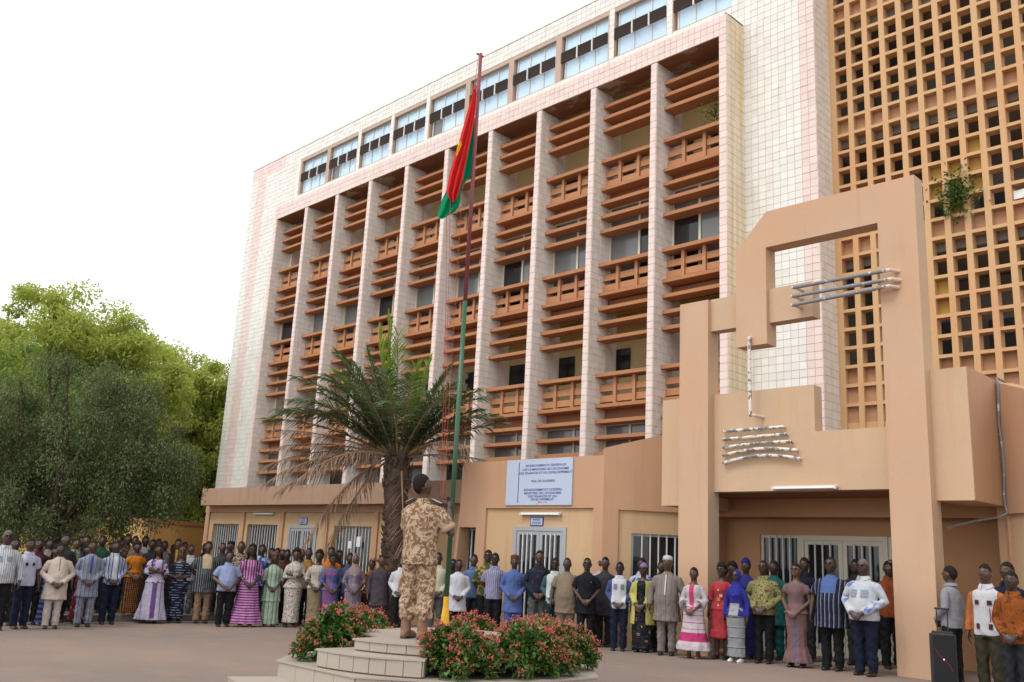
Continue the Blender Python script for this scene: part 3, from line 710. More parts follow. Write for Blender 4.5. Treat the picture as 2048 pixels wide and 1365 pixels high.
a, b = onY(1062, 1034, YP+.06), onY(1087, 1052.5, YP+.06); smallsign(a[0], b[0], b[2], a[2], YP+.06, 'ENTRÉE', 'VISITEURS', 'small framed white plate reading entrée visiteurs over the grey double door', .062)
a, b = onY(600.5, 1036, 15.76), onY(614.5, 1049.5, 15.76); smallsign(a[0], b[0], b[2], a[2], 15.76, 'ACCES', 'AGENTS', 'small framed plate over the far left double door near the palm', .07)
hp = [onY(1850+x/3.177, 700+y/3.177, 15.9) for x, y in ((455, 190), (470, 230), (485, 330), (487, 450), (493, 600), (505, 760), (512, 900), (514, 985), (505, 1030))]
pts = [np.array([-5.0, 16.20, p[2]]) if i else np.array([-5.02, 16.2, 4.76]) for i, p in enumerate(hp)]
pts = [np.array([-5.02+.02*math.sin(i*1.7), 16.18, p[2]]) for i, p in enumerate(pts)]
pts += [np.array([-5.1, 16.1, 2.48]), np.array([-5.35, 15.9, 2.42]), np.array([-5.6, 15.5, 2.3]), np.array([-5.63, 15.3, 2.25])]
pts = [np.array([-5.06, 16.7, 4.78])]+pts
mb = MB(); mb.tube(pts, .019, 8); H_ = link('hose', mb, M['pipe_grey']); tag(H_, 'grey flexible cable conduit hanging down the side of the portal bracket', 'conduit')
bw = root('boundary_wall', atD(295, 1085, 33.5)*np.array([1, 1, 0]), 'yellow boundary wall with red brown coping behind the crowd under the trees', 'wall')
w0, w1, w2 = atD(-150, 1060, 52), atD(295, 1080, 33.5), atD(425, 1086, 37.5)
for (a, b) in ((w0, w1), (w1, w2)):
    L = math.hypot(b[0]-a[0], b[1]-a[1]); T = frameT(a*np.array([1, 1, 0]), (b-a)[:2])
    mb = MB(); xbox(mb, T, 0, L, -.2, 0, -.8, 2.02); link('wall_panel', mb, M['wallyellow'], bw)
    mb = MB(); xbox(mb, T, 0, L, -.24, .04, 2.021, 2.16); link('wall_cap', mb, M['wallcap'], bw)
    n = int(L/4)
    for i in range(n+1): mb = MB(); a_ = (L-.36)*i/n; xbox(mb, T, a_, a_+.36, .002, .05, -.8, 2.019); link('pilaster', mb, M['wallcap'], bw)
# ================================================================ FLAG PLATFORM
PC = np.array([-8.42, 7.39])
def arcpoly(r, a0, a1, n, r0=None, c=PC):
    out = [(c[0]+r*math.cos(math.radians(a0+(a1-a0)*i/n)), c[1]+r*math.sin(math.radians(a0+(a1-a0)*i/n))) for i in range(n+1)]
    if r0 is not None: out += [(c[0]+r0*math.cos(math.radians(a)), c[1]+r0*math.sin(math.radians(a))) for a in (a1, (a0+a1)/2, a0)]
    return out
FP = root('flag_platform', (PC[0], PC[1], gz(PC[0])), 'tiled stepped platform carrying the flagpole and flowering shrubs', 'platform')
def faced(name, poly, z0, z1, tilew=.33, skip=()):
    """solid block with separate face tiles on its sides and a tread slab on top"""
    n = len(poly); mb = MB(); mb.prismZ(poly, z0, z1-.02); o = link(name, mb, M['stepgrout'], FP)
    c = np.mean(np.array(poly), 0)
    big = [tuple(np.array(p)+(np.array(p)-c)/np.linalg.norm(np.array(p)-c)*.035) for p in poly]
    mb = MB(); mb.prismZ(big, z1-.019, z1); link('tread', mb, M['steptile'], o)
    for i in range(n):
        if i in skip: continue
        a, b = np.array(poly[i]), np.array(poly[(i+1) % n]); L = np.linalg.norm(b-a)
        k = max(1, round(L/tilew)); u = (b-a)/L; T = frameT((*a, 0), u)
        for j in range(k):
            mb = MB(); xbox(mb, T, L*j/k+.003, L*(j+1)/k-.003, .001, .014+random.uniform(0, .003), z0+.01, z1-.022); link('face_tile', mb, M['steptile'], o)
    return o
faced('plinth', [(PC[0]+1.84*math.cos(math.radians(a)), PC[1]+1.84*math.sin(math.radians(a))) for a in range(-113, 247, 45)], -.3, .27, .36)
faced('bottom_step', arcpoly(2.35, -112, -62, 3, 1.5), -.3, .10, .4)
faced('middle_step', arcpoly(1.66, -92, -48, 7, .7), .275, .45, .2)
faced('top_step', arcpoly(1.40, -82, -48, 4, .5), .455, .57, .26)
faced('pedestal', arcpoly(.92, -150, 150, 14), .275, .565, .3)
mb = MB(); mb.prismZ(arcpoly(1.62, -46, 266, 20, .94), .274, .29)
# ring of soil as one annulus
V = []; F = []
N_ = 40
for i in range(N_+1):
    a = math.radians(-44+(310)*i/N_)
    for r in (.96, 1.5): V.append((PC[0]+r*math.cos(a), PC[1]+r*math.sin(a), .277+.004*math.sin(i*2.1)))
F = [(2*i, 2*i+1, 2*i+3, 2*i+2) for i in range(N_)]
mb = MB(); mb.add(V, F); link('soil', mb, M['soil'], FP)

# ================================================================ FLAGPOLE, HALYARD, FLAG
px_, py_ = PC; ZP = .565
FPo = root('flagpole', (px_, py_, ZP), 'tall flagpole green below and maroon above with a yellow base', 'flagpole')
mb = MB(); mb.tube([(px_, py_, ZP), (px_, py_, ZP+.20), (px_, py_, ZP+.26), (px_, py_, ZP+.30)], [.050, .048, .040, .036], 16); mb2 = MB()
link('base', mb, M['poleyellow'], FPo).data.polygons.foreach_set('use_smooth', [True]*18*3 if False else [False]*len(FPo.children[0].data.polygons))
zs = onX(939, 606, px_)[2]; zt = 8.03
mb = MB(); mb.tube([(px_, py_, ZP+.30), (px_, py_, ZP+.42)], .033, 14); link('collar', mb, M['poleyellow'], FPo)
me = MB().tube([(px_, py_, ZP+.41), (px_, py_, zs)], [.029, .028], 16).mesh('lower_shaft', True); link('lower_shaft', me, M['polegreen'], FPo)
me = MB().tube([(px_, py_, zs), (px_, py_, zt)], [.026, .024], 16).mesh('upper_shaft', True); link('upper_shaft', me, M['polered'], FPo)
RV = np.array([.707, .705, .049]); FV = np.array([-.695, .681, .0])   # image right / away from the camera
tp = np.array([px_, py_, zt])
mb = MB(); mb.tube([tp+RV*.03-np.array([0, 0, .04]), tp-RV*.05+np.array([0, 0, .0])], .014, 8, round_ends=True); link('pulley', mb, M['polered'], FPo)
cl = np.array([px_, py_, 2.1])
mb = MB(); mb.tube([cl+RV*(-.03), cl-RV*.15+np.array([0, 0, .02]), cl-RV*.17+np.array([0, 0, .18])], .008, 6); link('cleat', mb, M['interior_dark'], FPo)
dpole = math.hypot(px_, py_)
def wp(x, y, off=0): r = ray(x, y); return CAM+r*((dpole+off)/math.hypot(r[0], r[1]))
flag = root('flag', wp(940, 300), 'red and green flag with a yellow star hanging limp below the pole top', 'flag')
rows = np.array([[178, 947, 953], [205, 940, 952], [230, 933, 950], [255, 926, 946], [280, 919, 941], [305, 911, 936], [330, 904, 931], [352, 898, 926], [365, 896, 923], [385, 892, 918], [400, 900, 912]], float)
def sheet(rows, nu, depth, nf, ph, off, mat, name):
    V = []; ys = np.linspace(rows[0, 0], rows[-1, 0], 40)
    for v, y in enumerate(ys):
        l = np.interp(y, rows[:, 0], rows[:, 1]); r = np.interp(y, rows[:, 0], rows[:, 2]); t_ = v/39
        for i in range(nu):
            u = i/(nu-1); d = depth*math.sin(nf*math.pi*u+ph+2.2*t_)*(.25+.75*t_)+.015*math.sin(9*u+7*t_)
            q = wp(l+(r-l)*u, y+4*math.sin(u*3.1)*t_, off+d)
            V.append(q)
    F = [(v*nu+i, v*nu+i+1, (v+1)*nu+i+1, (v+1)*nu+i) for v in range(39) for i in range(nu-1)]
    mb = MB(); mb.add(V, F); return link(name, mb.mesh(name, True), M[mat], flag)
sheet(rows, 24, .055, 5, .3, -.09, 'flagred', 'red_band')
g1 = np.array([[235, 944, 951], [255, 938, 950], [280, 932, 950], [310, 926, 948], [340, 920, 945], [352, 916, 942], [364, 912, 931], [380, 908, 924]], float)
sheet(g1, 12, .04, 3, 1.2, .04, 'flaggreen', 'green_band')
g2 = np.array([[372, 898, 921], [385, 891, 922], [400, 884, 921], [415, 879, 917], [424, 876, 910], [434, 875, 892]], float)
sheet(g2, 20, .05, 4, .0, .02, 'flaggreen', 'green_band')
st = np.array([[283, 919, 923], [290, 916, 923], [300, 914, 919], [309, 912, 915]], float)
sheet(st, 6, .01, 1, 0, -.19, 'flagyellow', 'star')
hand = wp(880, 990, -.1)
mb = MB()
for k, (x0, x1) in enumerate(((880, 893), (884, 903), (882, 918))):
    a = hand+RV*.01*k; pts = [a+(wp((893, 903, 938)[k], (430, 400, 240)[k], -.05)-a)*s+RV*.02*math.sin(3*s+k) for s in np.linspace(0, 1, 12)]
    pts += [wp(952-2*k, 178, -.05), wp(957, 112, -.03)] if k == 2 else []
    mb.tube(pts, .0026, 5)
pts = [hand, hand+np.array([0, 0, -.12])+RV*.08, hand+np.array([0, 0, -.3])+RV*.1, cl-RV*.05]; mb.tube(pts, .0026, 5)
mb.tube([wp(950, 180, -.05), wp(951, 172, -.05)], .02, 6, round_ends=True)
tag(link('halyard', mb, M['rope']), 'red rope running from the soldier\'s hands up to the flag', 'rope')

# ================================================================ PLANTS
def leafquads(C, D, L, W, up=None, bend=.15, rng=np.random):
    """diamond leaves: C base points, D unit directions, length L, width W -> V,F"""
    n = len(C); D = D/np.linalg.norm(D, axis=1, keepdims=True)
    S = np.cross(D, rng.randn(n, 3)*.5+np.array([0, 0, 1.0])); S /= (np.linalg.norm(S, axis=1, keepdims=True)+1e-9)
    L = np.broadcast_to(L, (n,))[:, None]; W = np.broadcast_to(W, (n,))[:, None]
    drop = np.array([0, 0, -1.0])*bend*L
    V = np.stack([C, C+D*L*.55+S*W*.5, C+D*L+drop, C+D*L*.55-S*W*.5], 1).reshape(-1, 3)
    F = np.arange(4*n).reshape(n, 4); return V, F
def unit(n, rng=np.random):
    d = rng.randn(n, 3); return d/np.linalg.norm(d, axis=1, keepdims=True)
# --- flowering shrubs
def shrub(c, rx, ry, h, seed, label, rz=0):
    rng = np.random.RandomState(seed); o = root('flowering_shrub', c, label, 'shrub', 'coral flowering shrubs on the flag platform')
    c = np.array(c, float); n = int(330*(rx*ry)/(.45*.45)*.9+120)
    rx *= .92; ry *= .92; h *= .78; d = unit(n, rng); d[:, 2] = np.abs(d[:, 2])*1.45-.62
    lump = 1+.16*np.sin(d[:, 0]*6+seed)+.12*np.sin(d[:, 1]*8+seed*2)+.08*rng.randn(n)
    r = (rng.rand(n)**.22)*lump
    tips = c+np.stack([d[:, 0]*r*rx, d[:, 1]*r*ry, h*.45+d[:, 2]*r*h*.62], 1)
    ca, sa = math.cos(rz), math.sin(rz); q = tips-c; tips = c+np.stack([q[:, 0]*ca-q[:, 1]*sa, q[:, 0]*sa+q[:, 1]*ca, q[:, 2]], 1)
    tips[:, 2] = np.maximum(tips[:, 2], c[2]+.06)
    ax = tips-(c+np.array([0, 0, h*.3])); ax /= np.linalg.norm(ax, axis=1, keepdims=True)
    k = 13; C = np.repeat(tips, k, 0)+rng.randn(n*k, 3)*.018; A = np.repeat(ax, k, 0)
    D = A*.75+unit(n*k, rng)*.85+np.array([0, 0, .25]); L = rng.uniform(.05, .085, n*k)
    V, F = leafquads(C, D, L, L*.48, rng=rng)
    tag(link('foliage', fast('foliage', V, F), M['leaf_shrub'], o), kind='stuff')
    outer = (r > .82) & (ax[:, 2] > -.15); ft = tips[outer & (rng.rand(n) < .75)]; fa = ft-(c+np.array([0, 0, h*.3])); fa /= np.linalg.norm(fa, axis=1, keepdims=True)
    m = len(ft); top = ft+fa*.055+np.array([0, 0, .02]); nf = 7
    fc = np.repeat(top, nf, 0)+rng.randn(m*nf, 3)*.021; pc = np.repeat(fc, 5, 0)
    D = unit(m*nf*5, rng)+np.repeat(np.repeat(fa, nf, 0), 5, 0)*.6; V, F = leafquads(pc, D, .016, .012, bend=0, rng=rng)
    tag(link('flowers', fast('flowers', V, F), M['flower'], o), kind='stuff')
    mb = MB()
    for i in range(0, n, 9):
        a = c+np.array([rng.uniform(-.3, .3)*rx, rng.uniform(-.3, .3)*ry, 0]); mid = (a+tips[i])/2+np.array([0, 0, .03]); mb.tube([a, mid, tips[i]], [.011, .008, .005], 5, cap=False)
    link('stems', mb, M['bark'], o)
def ringp(a, r, z=.28):
    r *= .95
    return (PC[0]+r*math.cos(math.radians(a)), PC[1]+r*math.sin(math.radians(a)), z)
shrub(ringp(-117, 1.30), .40, .46, .66, 1, 'rounded coral flowered shrub left of the platform steps')
shrub(ringp(-165, 1.22), .44, .42, .56, 2, 'low coral flowered shrub behind the soldier on the left')
shrub(ringp(-34, 1.36), .40, .46, .60, 3, 'coral flowered shrub in front of the soldier beside the steps')
shrub(ringp(2, 1.34), .44, .50, .60, 4, 'dense coral flowered shrub in the right foreground below the flagpole base')
shrub(ringp(38, 1.36), .46, .46, .60, 5, 'coral flowered shrub at the far right edge of the platform')
shrub(ringp(78, 1.30), .46, .42, .58, 6, 'coral flowered shrub behind on the right, nearest the blue tunic man')
shrub(ringp(122, 1.25), .44, .42, .52, 7, 'coral flowered shrub directly behind the yellow pole base')
# --- palm
PD = 22.6; pb = atD(786, 1110, PD); pbase = np.array([pb[0], pb[1], floorz(pb[0], pb[1])])
ptop = atD(797, 905, PD)
pal = root('date_palm', pbase, 'shaggy date palm with dead brown fronds in front of the facade', 'palm tree')
rng = np.random.RandomState(11)
pts = [pbase+(ptop-pbase)*s+np.array([.05*math.sin(4*s), 0, 0]) for s in np.linspace(0, 1, 12)]
mb = MB(); mb.tube(pts, [.27, .25, .24, .235, .23, .235, .24, .25, .28, .31, .30, .22], 14)
link('trunk', mb.mesh('trunk', True), M['palmbark'], pal)
mb = MB()
for i in range(420):
    s = rng.uniform(.05, 1.0); a = rng.uniform(0, 2*math.pi); p0 = pbase+(ptop-pbase)*s; r0 = .22+.06*(s > .75)
    d = np.array([math.cos(a), math.sin(a), 0]); w = .06
    L = .10+.20*(s > .7)*rng.rand(); r0 += .01
    mb.tube([p0+d*r0*.8, p0+d*(r0+.04)+np.array([0, 0, L*.5]), p0+d*(r0+.07)+np.array([0, 0, L])], [(w, .03), (w*.8, .022), (w*.3, .01)], 6)
tag(link('leaf_base_stubs', mb, M['palmbark'], pal), kind='stuff')
def frond(az, el, L, droop, kind, seed, lf=.46, start=.1, twist=0):
    rng = np.random.RandomState(seed); d = np.array([math.cos(az)*math.cos(el), math.sin(az)*math.cos(el), math.sin(el)])
    b0 = ptop+np.array([math.cos(az), math.sin(az), 0])*.16+np.array([0, 0, -.12]); n = 15
    P_ = []
    for i in range(n):
        t_ = i/(n-1); P_.append(b0+d*L*t_+np.array([0, 0, -1])*droop*L*t_**2.2)
    P_ = np.array(P_); me = MB().tube(P_, list(np.linspace(.03, .006, n)), 6).mesh('frond')
    o = link('frond', me, M['rachis_dead' if kind == 'dead' else 'rachis'], pal)
    k = 64 if kind != 'dead' else 60; C = []; D = []; Ls = []
    seg = np.gradient(P_, axis=0); seg /= np.linalg.norm(seg, axis=1, keepdims=True)
    for j in range(k):
        t_ = start+(1-start)*j/(k-1); f = t_*(n-1); i = min(int(f), n-2); p0 = P_[i]+(P_[i+1]-P_[i])*(f-i); tg = seg[i]
        sd_ = np.cross(tg, [0, 0, 1]); sd_ = sd_/(np.linalg.norm(sd_)+1e-6); up = np.cross(sd_, tg)
        for s in (-1, 1):
            v = sd_*s*(1.15 if kind != 'young' else .75)+tg*(.55+.75*t_**2)+up*(.5*rng.rand()+(.05 if kind != 'dead' else -.5))
            v += rng.randn(3)*(.10 if kind != 'dead' else .25); C.append(p0); D.append(v/np.linalg.norm(v)); Ls.append(lf*(.45+.75*math.sin(math.pi*(.12+.8*t_)))*rng.uniform(.8, 1.1))
    C = np.array(C); D = np.array(D); Ls = np.array(Ls)[:, None]; m = len(C)
    S = np.cross(D, rng.randn(m, 3)*.35+np.array([0, 0, 1.])); S /= np.linalg.norm(S, axis=1, keepdims=True); w = .015 if kind != 'dead' else .009
    g = np.array([0, 0, -1.]); dr = (.40 if kind == 'green' else .12) if kind != 'dead' else .42
    p1 = C+D*Ls*.5+g*Ls*dr*.25; p2 = C+D*Ls+g*Ls*dr
    V = np.stack([C-S*w*.6, C+S*w*.6, p1+S*w, p1-S*w, p2+S*w*.12, p2-S*w*.12], 1).reshape(-1, 3)
    i0 = np.arange(m)[:, None]*6; F = np.concatenate([i0+np.array([0, 1, 2, 3]), i0+np.array([3, 2, 4, 5])])
    tag(link('leaflets', fast('leaflets', V, F), M[{'green': 'palm_green', 'young': 'palm_young', 'dead': 'palm_dead'}[kind]], o), kind='stuff')
AR = math.atan2(RV[1], RV[0])     # azimuth of image-right
k = 0
for da, el, L, dr in ((180, 36, 3.1, .30), (172, 50, 3.0, .30), (190, 58, 2.9, .28), (150, 60, 2.8, .3), (205, 44, 2.9, .35), (215, 62, 2.8, .3), (165, 68, 2.9, .2), (195, 75, 2.8, .15), (240, 55, 2.7, .35), (255, 70, 2.6, .3), (270, 50, 2.5, .4), (285, 65, 2.6, .3),
                      (0, 62, 2.6, .3), (12, 50, 2.5, .3), (-15, 45, 2.5, .35), (-30, 62, 2.6, .3), (25, 66, 2.7, .25), (-8, 72, 2.6, .25), (-50, 55, 2.5, .35), (40, 60, 2.6, .3), (90, 62, 2.6, .3), (120, 58, 2.7, .35), (70, 68, 2.6, .3), (5, 33, 2.5, .2), (185, 26, 3.0, .22), (178, 44, 3.3, .35), (186, 50, 3.4, .3), (168, 42, 3.3, .38), (160, 52, 3.1, .3), (200, 66, 3.1, .25), (182, 64, 3.2, .2), (188, 40, 3.3, .42), (176, 58, 3.3, .34), (0, 45, 2.8, .35), (140, 72, 2.9, .25), (10, 58, 2.9, .3), (-5, 55, 2.9, .35), (18, 72, 2.8, .2), (195, 35, 3.0, .3)):
    frond(AR+math.radians(da), math.radians(el), L*1.12, dr, 'green', 100+k, .60); k += 1
for da, el, L, dr in ((170, 84, 3.6, .02), (200, 80, 3.2, .04), (120, 82, 3.3, .03), (20, 80, 2.6, .05), (60, 83, 2.5, .05), (185, 60, 3.0, .22)):
    frond(AR+math.radians(da), math.radians(el), L, dr, 'young', 200+k, .52, .3); k += 1
for da, el, L, dr in ((184, 14, 2.9, .22), (176, 4, 2.7, .25), (190, -2, 2.6, .35), (182, -22, 2.2, .75), (172, -38, 2.0, .7), (188, 20, 3.1, .2), (215, 10, 2.4, .5), (6, 12, 3.1, .32), (300, -72, 2.0, .2), (178, 10, 3.2, .3), (330, 30, 2.1, .4), (25, 40, 2.2, .3), (192, 8, 2.9, .42)):
    frond(AR+math.radians(da), math.radians(el), L, dr, 'dead', 300+k, .42, .18); k += 1
# --- trees
def tree(base, H, lobes, mat, seed, label, leaf=.16, per=260, ncl=110, trunk=.22, fork=.35, sx=.5, spread=.55, weep=0, group='trees beyond the courtyard'):
    """lobes: list of (dx along image right, dz, rx, rz, ry) crown volumes relative to base"""
    rng = np.random.RandomState(seed); base = np.array(base, float); o = root('tree', base, label, 'tree', group)
    R2 = RV*np.array([1, 1, 0]); R2 /= np.linalg.norm(R2); F2 = np.array([-R2[1], R2[0], 0]); allV = []; tips = []
    for (dx, dz, rx, rz, ry) in lobes:
        n = max(6, int(ncl*rx*rz/6)); d = unit(n, rng); r = rng.rand(n)**.30
        c0 = base+R2*dx+np.array([0, 0, dz])
        cl_ = c0+R2[None]*(d[:, 0]*r*rx)[:, None]+F2[None]*(d[:, 1]*r*ry)[:, None]+np.array([0, 0, 1.])[None]*(d[:, 2]*r*rz)[:, None]
        tips.append(cl_)
        sz = rng.uniform(.55, 1.25, n)*spread
        C = np.repeat(cl_, per, 0); S_ = np.repeat(sz, per)[:, None]
        e = unit(n*per, rng)*(rng.rand(n*per, 1)**.45)*S_; e[:, 2] *= .62
        P_ = C+e
        if weep: P_[:, 2] -= weep*rng.rand(n*per)**2
        D = e/(np.linalg.norm(e, axis=1, keepdims=True)+1e-6)*.6+unit(n*per, rng)*.7+np.array([0, 0, -.25-.4*(weep > 0)])
        allV.append(leafquads(P_, D, rng.uniform(.7, 1.3, n*per)*leaf, leaf*sx, rng=rng)[0])
    V = np.concatenate(allV); F = np.arange(len(V)).reshape(-1, 4)
    tag(link('crown', fast('crown', V, F), M[mat], o), kind='stuff')
    tips = np.concatenate(tips); mb = MB(); f0 = base+np.array([0, 0, H*fork]); mb.tube([base-np.array([0, 0, .3]), base+(f0-base)*.5+R2*.1, f0], [trunk*1.25, trunk, trunk*.85], 9)
    link('trunk', mb, M['bark'], o); mb = MB()
    for i in rng.permutation(len(tips))[:(46 if not weep else 26)]:
        q = tips[i]; mid = f0+(q-f0)*.5+rng.randn(3)*.25; mb.tube([f0, mid, q], [trunk*.42, trunk*.22, .03], 6, cap=False)
    tag(link('limbs', mb, M['bark'], o), kind='stuff')
def gtree(px, d, *a, **k): q = atD(px, 1085, d); tree((q[0], q[1], gz(q[0])), *a, **k)
gtree(105, 26, 6.6, [(.0, 4.8, 2.4, 1.8, 2.2), (-2.0, 4.0, 1.9, 2.0, 1.8), (1.6, 3.9, 1.6, 1.5, 1.8), (-.1, 2.7, 1.8, 1.0, 1.8), (-1.6, 2.3, 1.9, .9, 1.7), (2.3, 3.5, 1.0, 1.0, 1.3)], 'leaf_dark', 21, 'dense dark green small leaved tree standing just behind the crowd on the left', leaf=.066, per=560, ncl=105, trunk=.20, fork=.28, sx=.5, spread=.42, weep=.7, group='courtyard tree')
gtree(40, 46, 14, [(0, 9.6, 4.2, 3.4, 3.5), (-3.5, 8, 3.4, 3.2, 3), (3.2, 8.2, 3, 2.8, 3), (.5, 5.6, 4.2, 2.4, 3)], 'leaf_bright', 22, 'tallest bright yellow green tree at the far left edge', leaf=.20, per=230, ncl=62, trunk=.35, spread=.8)
gtree(205, 52, 13, [(0, 10.4, 3.0, 2.5, 3), (-2.6, 8.6, 2.8, 2.6, 3), (2.2, 7.6, 3.0, 2.6, 3), (0, 4.6, 4.0, 2.4, 3)], 'leaf_bright', 23, 'light green tree second from the left beyond the boundary wall', leaf=.20, per=210, ncl=62, trunk=.3, spread=.8)
gtree(300, 56, 13, [(0, 10.6, 2.6, 2.2, 3), (2.2, 8.8, 2.4, 2.2, 3), (-1.6, 7.4, 2.6, 2.4, 3), (.4, 4.4, 3.6, 2.4, 3)], 'leaf_bright', 24, 'mid green tree with a ragged top between the light trees', leaf=.20, per=200, ncl=62, trunk=.3, spread=.75)
gtree(398, 50, 12, [(-.6, 9.4, 1.7, 1.5, 2.5), (1.3, 9.0, 1.9, 1.8, 2.5), (0, 6.4, 2.8, 2.4, 2.5), (1.0, 3.4, 2.8, 2.2, 2.5)], 'leaf_bright', 25, 'green tree closest to the white tiled corner of the block', leaf=.19, per=210, ncl=70, trunk=.26, spread=.7)
gtree(-75, 38, 10, [(0, 6.2, 3.0, 2.6, 3), (1.2, 3.6, 2.6, 1.8, 3)], 'leaf_mid', 26, 'green tree partly cut off by the left edge, lowest and nearest of the far ones', leaf=.18, per=210, ncl=60, trunk=.28, spread=.7)
gtree(180, 70, 10, [(0, 4.5, 9, 3.2, 3), (-9, 4.5, 7, 3, 3), (9, 4.2, 7, 3, 3)], 'leaf_mid', 27, 'dark background row of foliage low behind the boundary wall', leaf=.3, per=150, ncl=22, trunk=.3, spread=1.2)
# small plants growing on the building
def tuft(c, r, n, label, mat='leaf_mid', leaf=.07):
    rng = np.random.RandomState(int(abs(c[0]*100))); o = root('wall_plant', c, label, 'plant'); c = np.array(c, float)
    P_ = c+rng.randn(n, 3)*np.array(r); V, F = leafquads(P_, unit(n, rng)+np.array([0, -.3, -.2]), leaf, leaf*.5, rng=rng)
    tag(link('foliage', fast('foliage', V, F), M[mat], o), kind='stuff'); mb = MB()
    for i in range(0, n, 25): mb.tube([c+np.array([0, .12, -.1]), (c+P_[i])/2+np.array([0, 0, .04]), P_[i]], [.012, .008, .004], 5, cap=False)
    link('stems', mb, M['bark'], o)
q = onY(1912, 388, YG-.1); tuft(q, (.20, .10, .26), 520, 'leafy green plant spilling out of the breeze block screen', 'leaf_shrub', .11)
q = onY(930, 425, YS+.1); tuft(q, (.25, .1, .14), 400, 'sparse grey green plant on a balcony behind the flag', 'leaf_dark', .06)
q = onY(1425, 225, YS+.5); tuft(q, (.2, .2, .18), 220, 'small potted plant hanging in the top right loggia', 'leaf_mid', .08)

# paper notices
def paper(x, y, Y, w, h, label):
    q = onY(x, y, Y); mb = MB(); n = 5
    V = [(q[0]-w/2+w*i/(n-1), Y+.012*math.sin(i*1.3), q[2]+dz) for dz in (-h/2, h/2) for i in range(n)]; V += [(a, b+.003, c) for a, b, c in V]
    F = [(i, i+1, n+i+1, n+i) for i in range(n-1)]+[(2*n+i, 3*n+i, 3*n+i+1, 2*n+i+1) for i in range(n-1)]+[(n+i, n+i+1, 3*n+i+1, 3*n+i) for i in range(n-1)]+[(i, 2*n+i, 2*n+i+1, i+1) for i in range(n-1)]
    mb.add(V, F); tag(link('paper_notice', mb, M['whitepaint']), label, 'notice')
paper(717, 1084, 15.66, .20, .28, 'white paper notice taped behind the bars of the window left of the palm')
paper(699, 1090, 15.66, .16, .20, 'crumpled white paper lower on the barred window left of the palm')
paper(2040, 388, YG+.10, .26, .20, 'white sheet of paper stuck in the breeze block screen at the right edge')
# ================================================================ PEOPLE
def remesh(mb, voxel, smooth=2, jitter=0.0, seed=0, name='m', wr=0.0):
    me = mb.mesh(name); ob = bpy.data.objects.new('tmp', me); col.objects.link(ob)
    r = ob.modifiers.new('r', 'REMESH'); r.mode = 'VOXEL'; r.voxel_size = voxel; r.use_smooth_shade = True
    if smooth: s = ob.modifiers.new('s', 'SMOOTH'); s.iterations = smooth; s.factor = .5
    out = bpy.data.meshes.new_from_object(ob.evaluated_get(bpy.context.evaluated_depsgraph_get()))
    bpy.data.objects.remove(ob); bpy.data.meshes.remove(me)
    if wr:
        n = len(out.vertices); co = np.empty(n*3, np.float32); out.vertices.foreach_get('co', co); co = co.reshape(-1, 3)
        no = np.empty(n*3, np.float32); out.vertices.foreach_get('normal', no); no = no.reshape(-1, 3)
        x, y, z = co.T; s = seed*1.7
        q = x+.05*np.sin(9*z+s)+.03*np.sin(17*y+11*z); r_ = z+.06*np.sin(11*x+s*1.3)+.04*np.sin(13*y+7*x)
        w = 1.1*np.sin(26*q+7*r_+s)*np.sin(15*r_+19*y+s*2)+.9*np.sin(38*r_+15*q*np.sin(5*z+s))+.5*np.sin(63*q+29*y-21*r_)+.35*np.sin(90*r_+40*q)
        low = np.clip((1.5-z)/1.2, .3, 1)
        co += no*(w*wr*low)[:, None]; out.vertices.foreach_set('co', co.ravel()); out.update()
    out.polygons.foreach_set('use_smooth', [True]*len(out.polygons))
    return out
TILT = math.radians(-9)
def tilt(v, ang=TILT, yaw=0.0):
    v = np.array(v, float); p = v-np.array([0, .015, 1.53]); c, s = math.cos(yaw), math.sin(yaw)
    x, y = p[..., 0]*c-p[..., 1]*s, p[..., 0]*s+p[..., 1]*c; z = p[..., 2]
    # tilt about the (yawed) side axis
    ax = np.array([c, s, 0]); q = np.stack([x, y, z], -1); ca, sa = math.cos(ang), math.sin(ang)
    q = q*ca+np.cross(np.broadcast_to(ax, q.shape), q)*sa+ax*((q@ax)[..., None])*(1-ca)
    return q+np.array([0, .015, 1.53])
HC = np.array([0, -.008, 1.637]); HS = 1.15
def headsurf(d):
    """d: unit directions (front = -Y) -> surface points of a head relative to HC"""
    x, y, z = d[..., 0], d[..., 1], d[..., 2]
    P_ = np.stack([x*.074, y*.097, z*.119], -1)
    low = np.clip(-z, 0, 1); P_[..., 0] *= 1-.30*low**1.6; P_[..., 1] = np.where(y > 0, P_[..., 1]*(1-.38*low), P_[..., 1]*(1-.05*low))
    P_[..., 1] = np.where(y < 0, P_[..., 1]*.95, P_[..., 1])
    X, Z = P_[..., 0], P_[..., 2]; fr = (y < -.3)
    g = lambda cx, cz, sx, sz: np.exp(-((np.abs(X)-cx)/sx)**2-((Z-cz)/sz)**2)
    b = .021*g(0, -.018, .014, .016)+.012*g(0, .006, .009, .024)+.006*g(.03, .031, .03, .010)-.009*g(.031, .010, .017, .013)+.009*g(0, -.060, .024, .013)+.008*g(0, -.098, .022, .014)+.004*g(.045, -.02, .02, .02)-.003*g(0, -.043, .02, .006)
    P_[..., 1] -= np.where(fr, b, 0); return P_*HS
def sphere_dirs(n, m):
    t_ = np.linspace(0, math.pi, m+1)[:, None]; a = np.linspace(0, 2*math.pi, n, endpoint=False)[None]
    return np.stack([np.sin(t_)*np.cos(a), np.sin(t_)*np.sin(a), np.cos(t_)*np.ones_like(a)], -1)
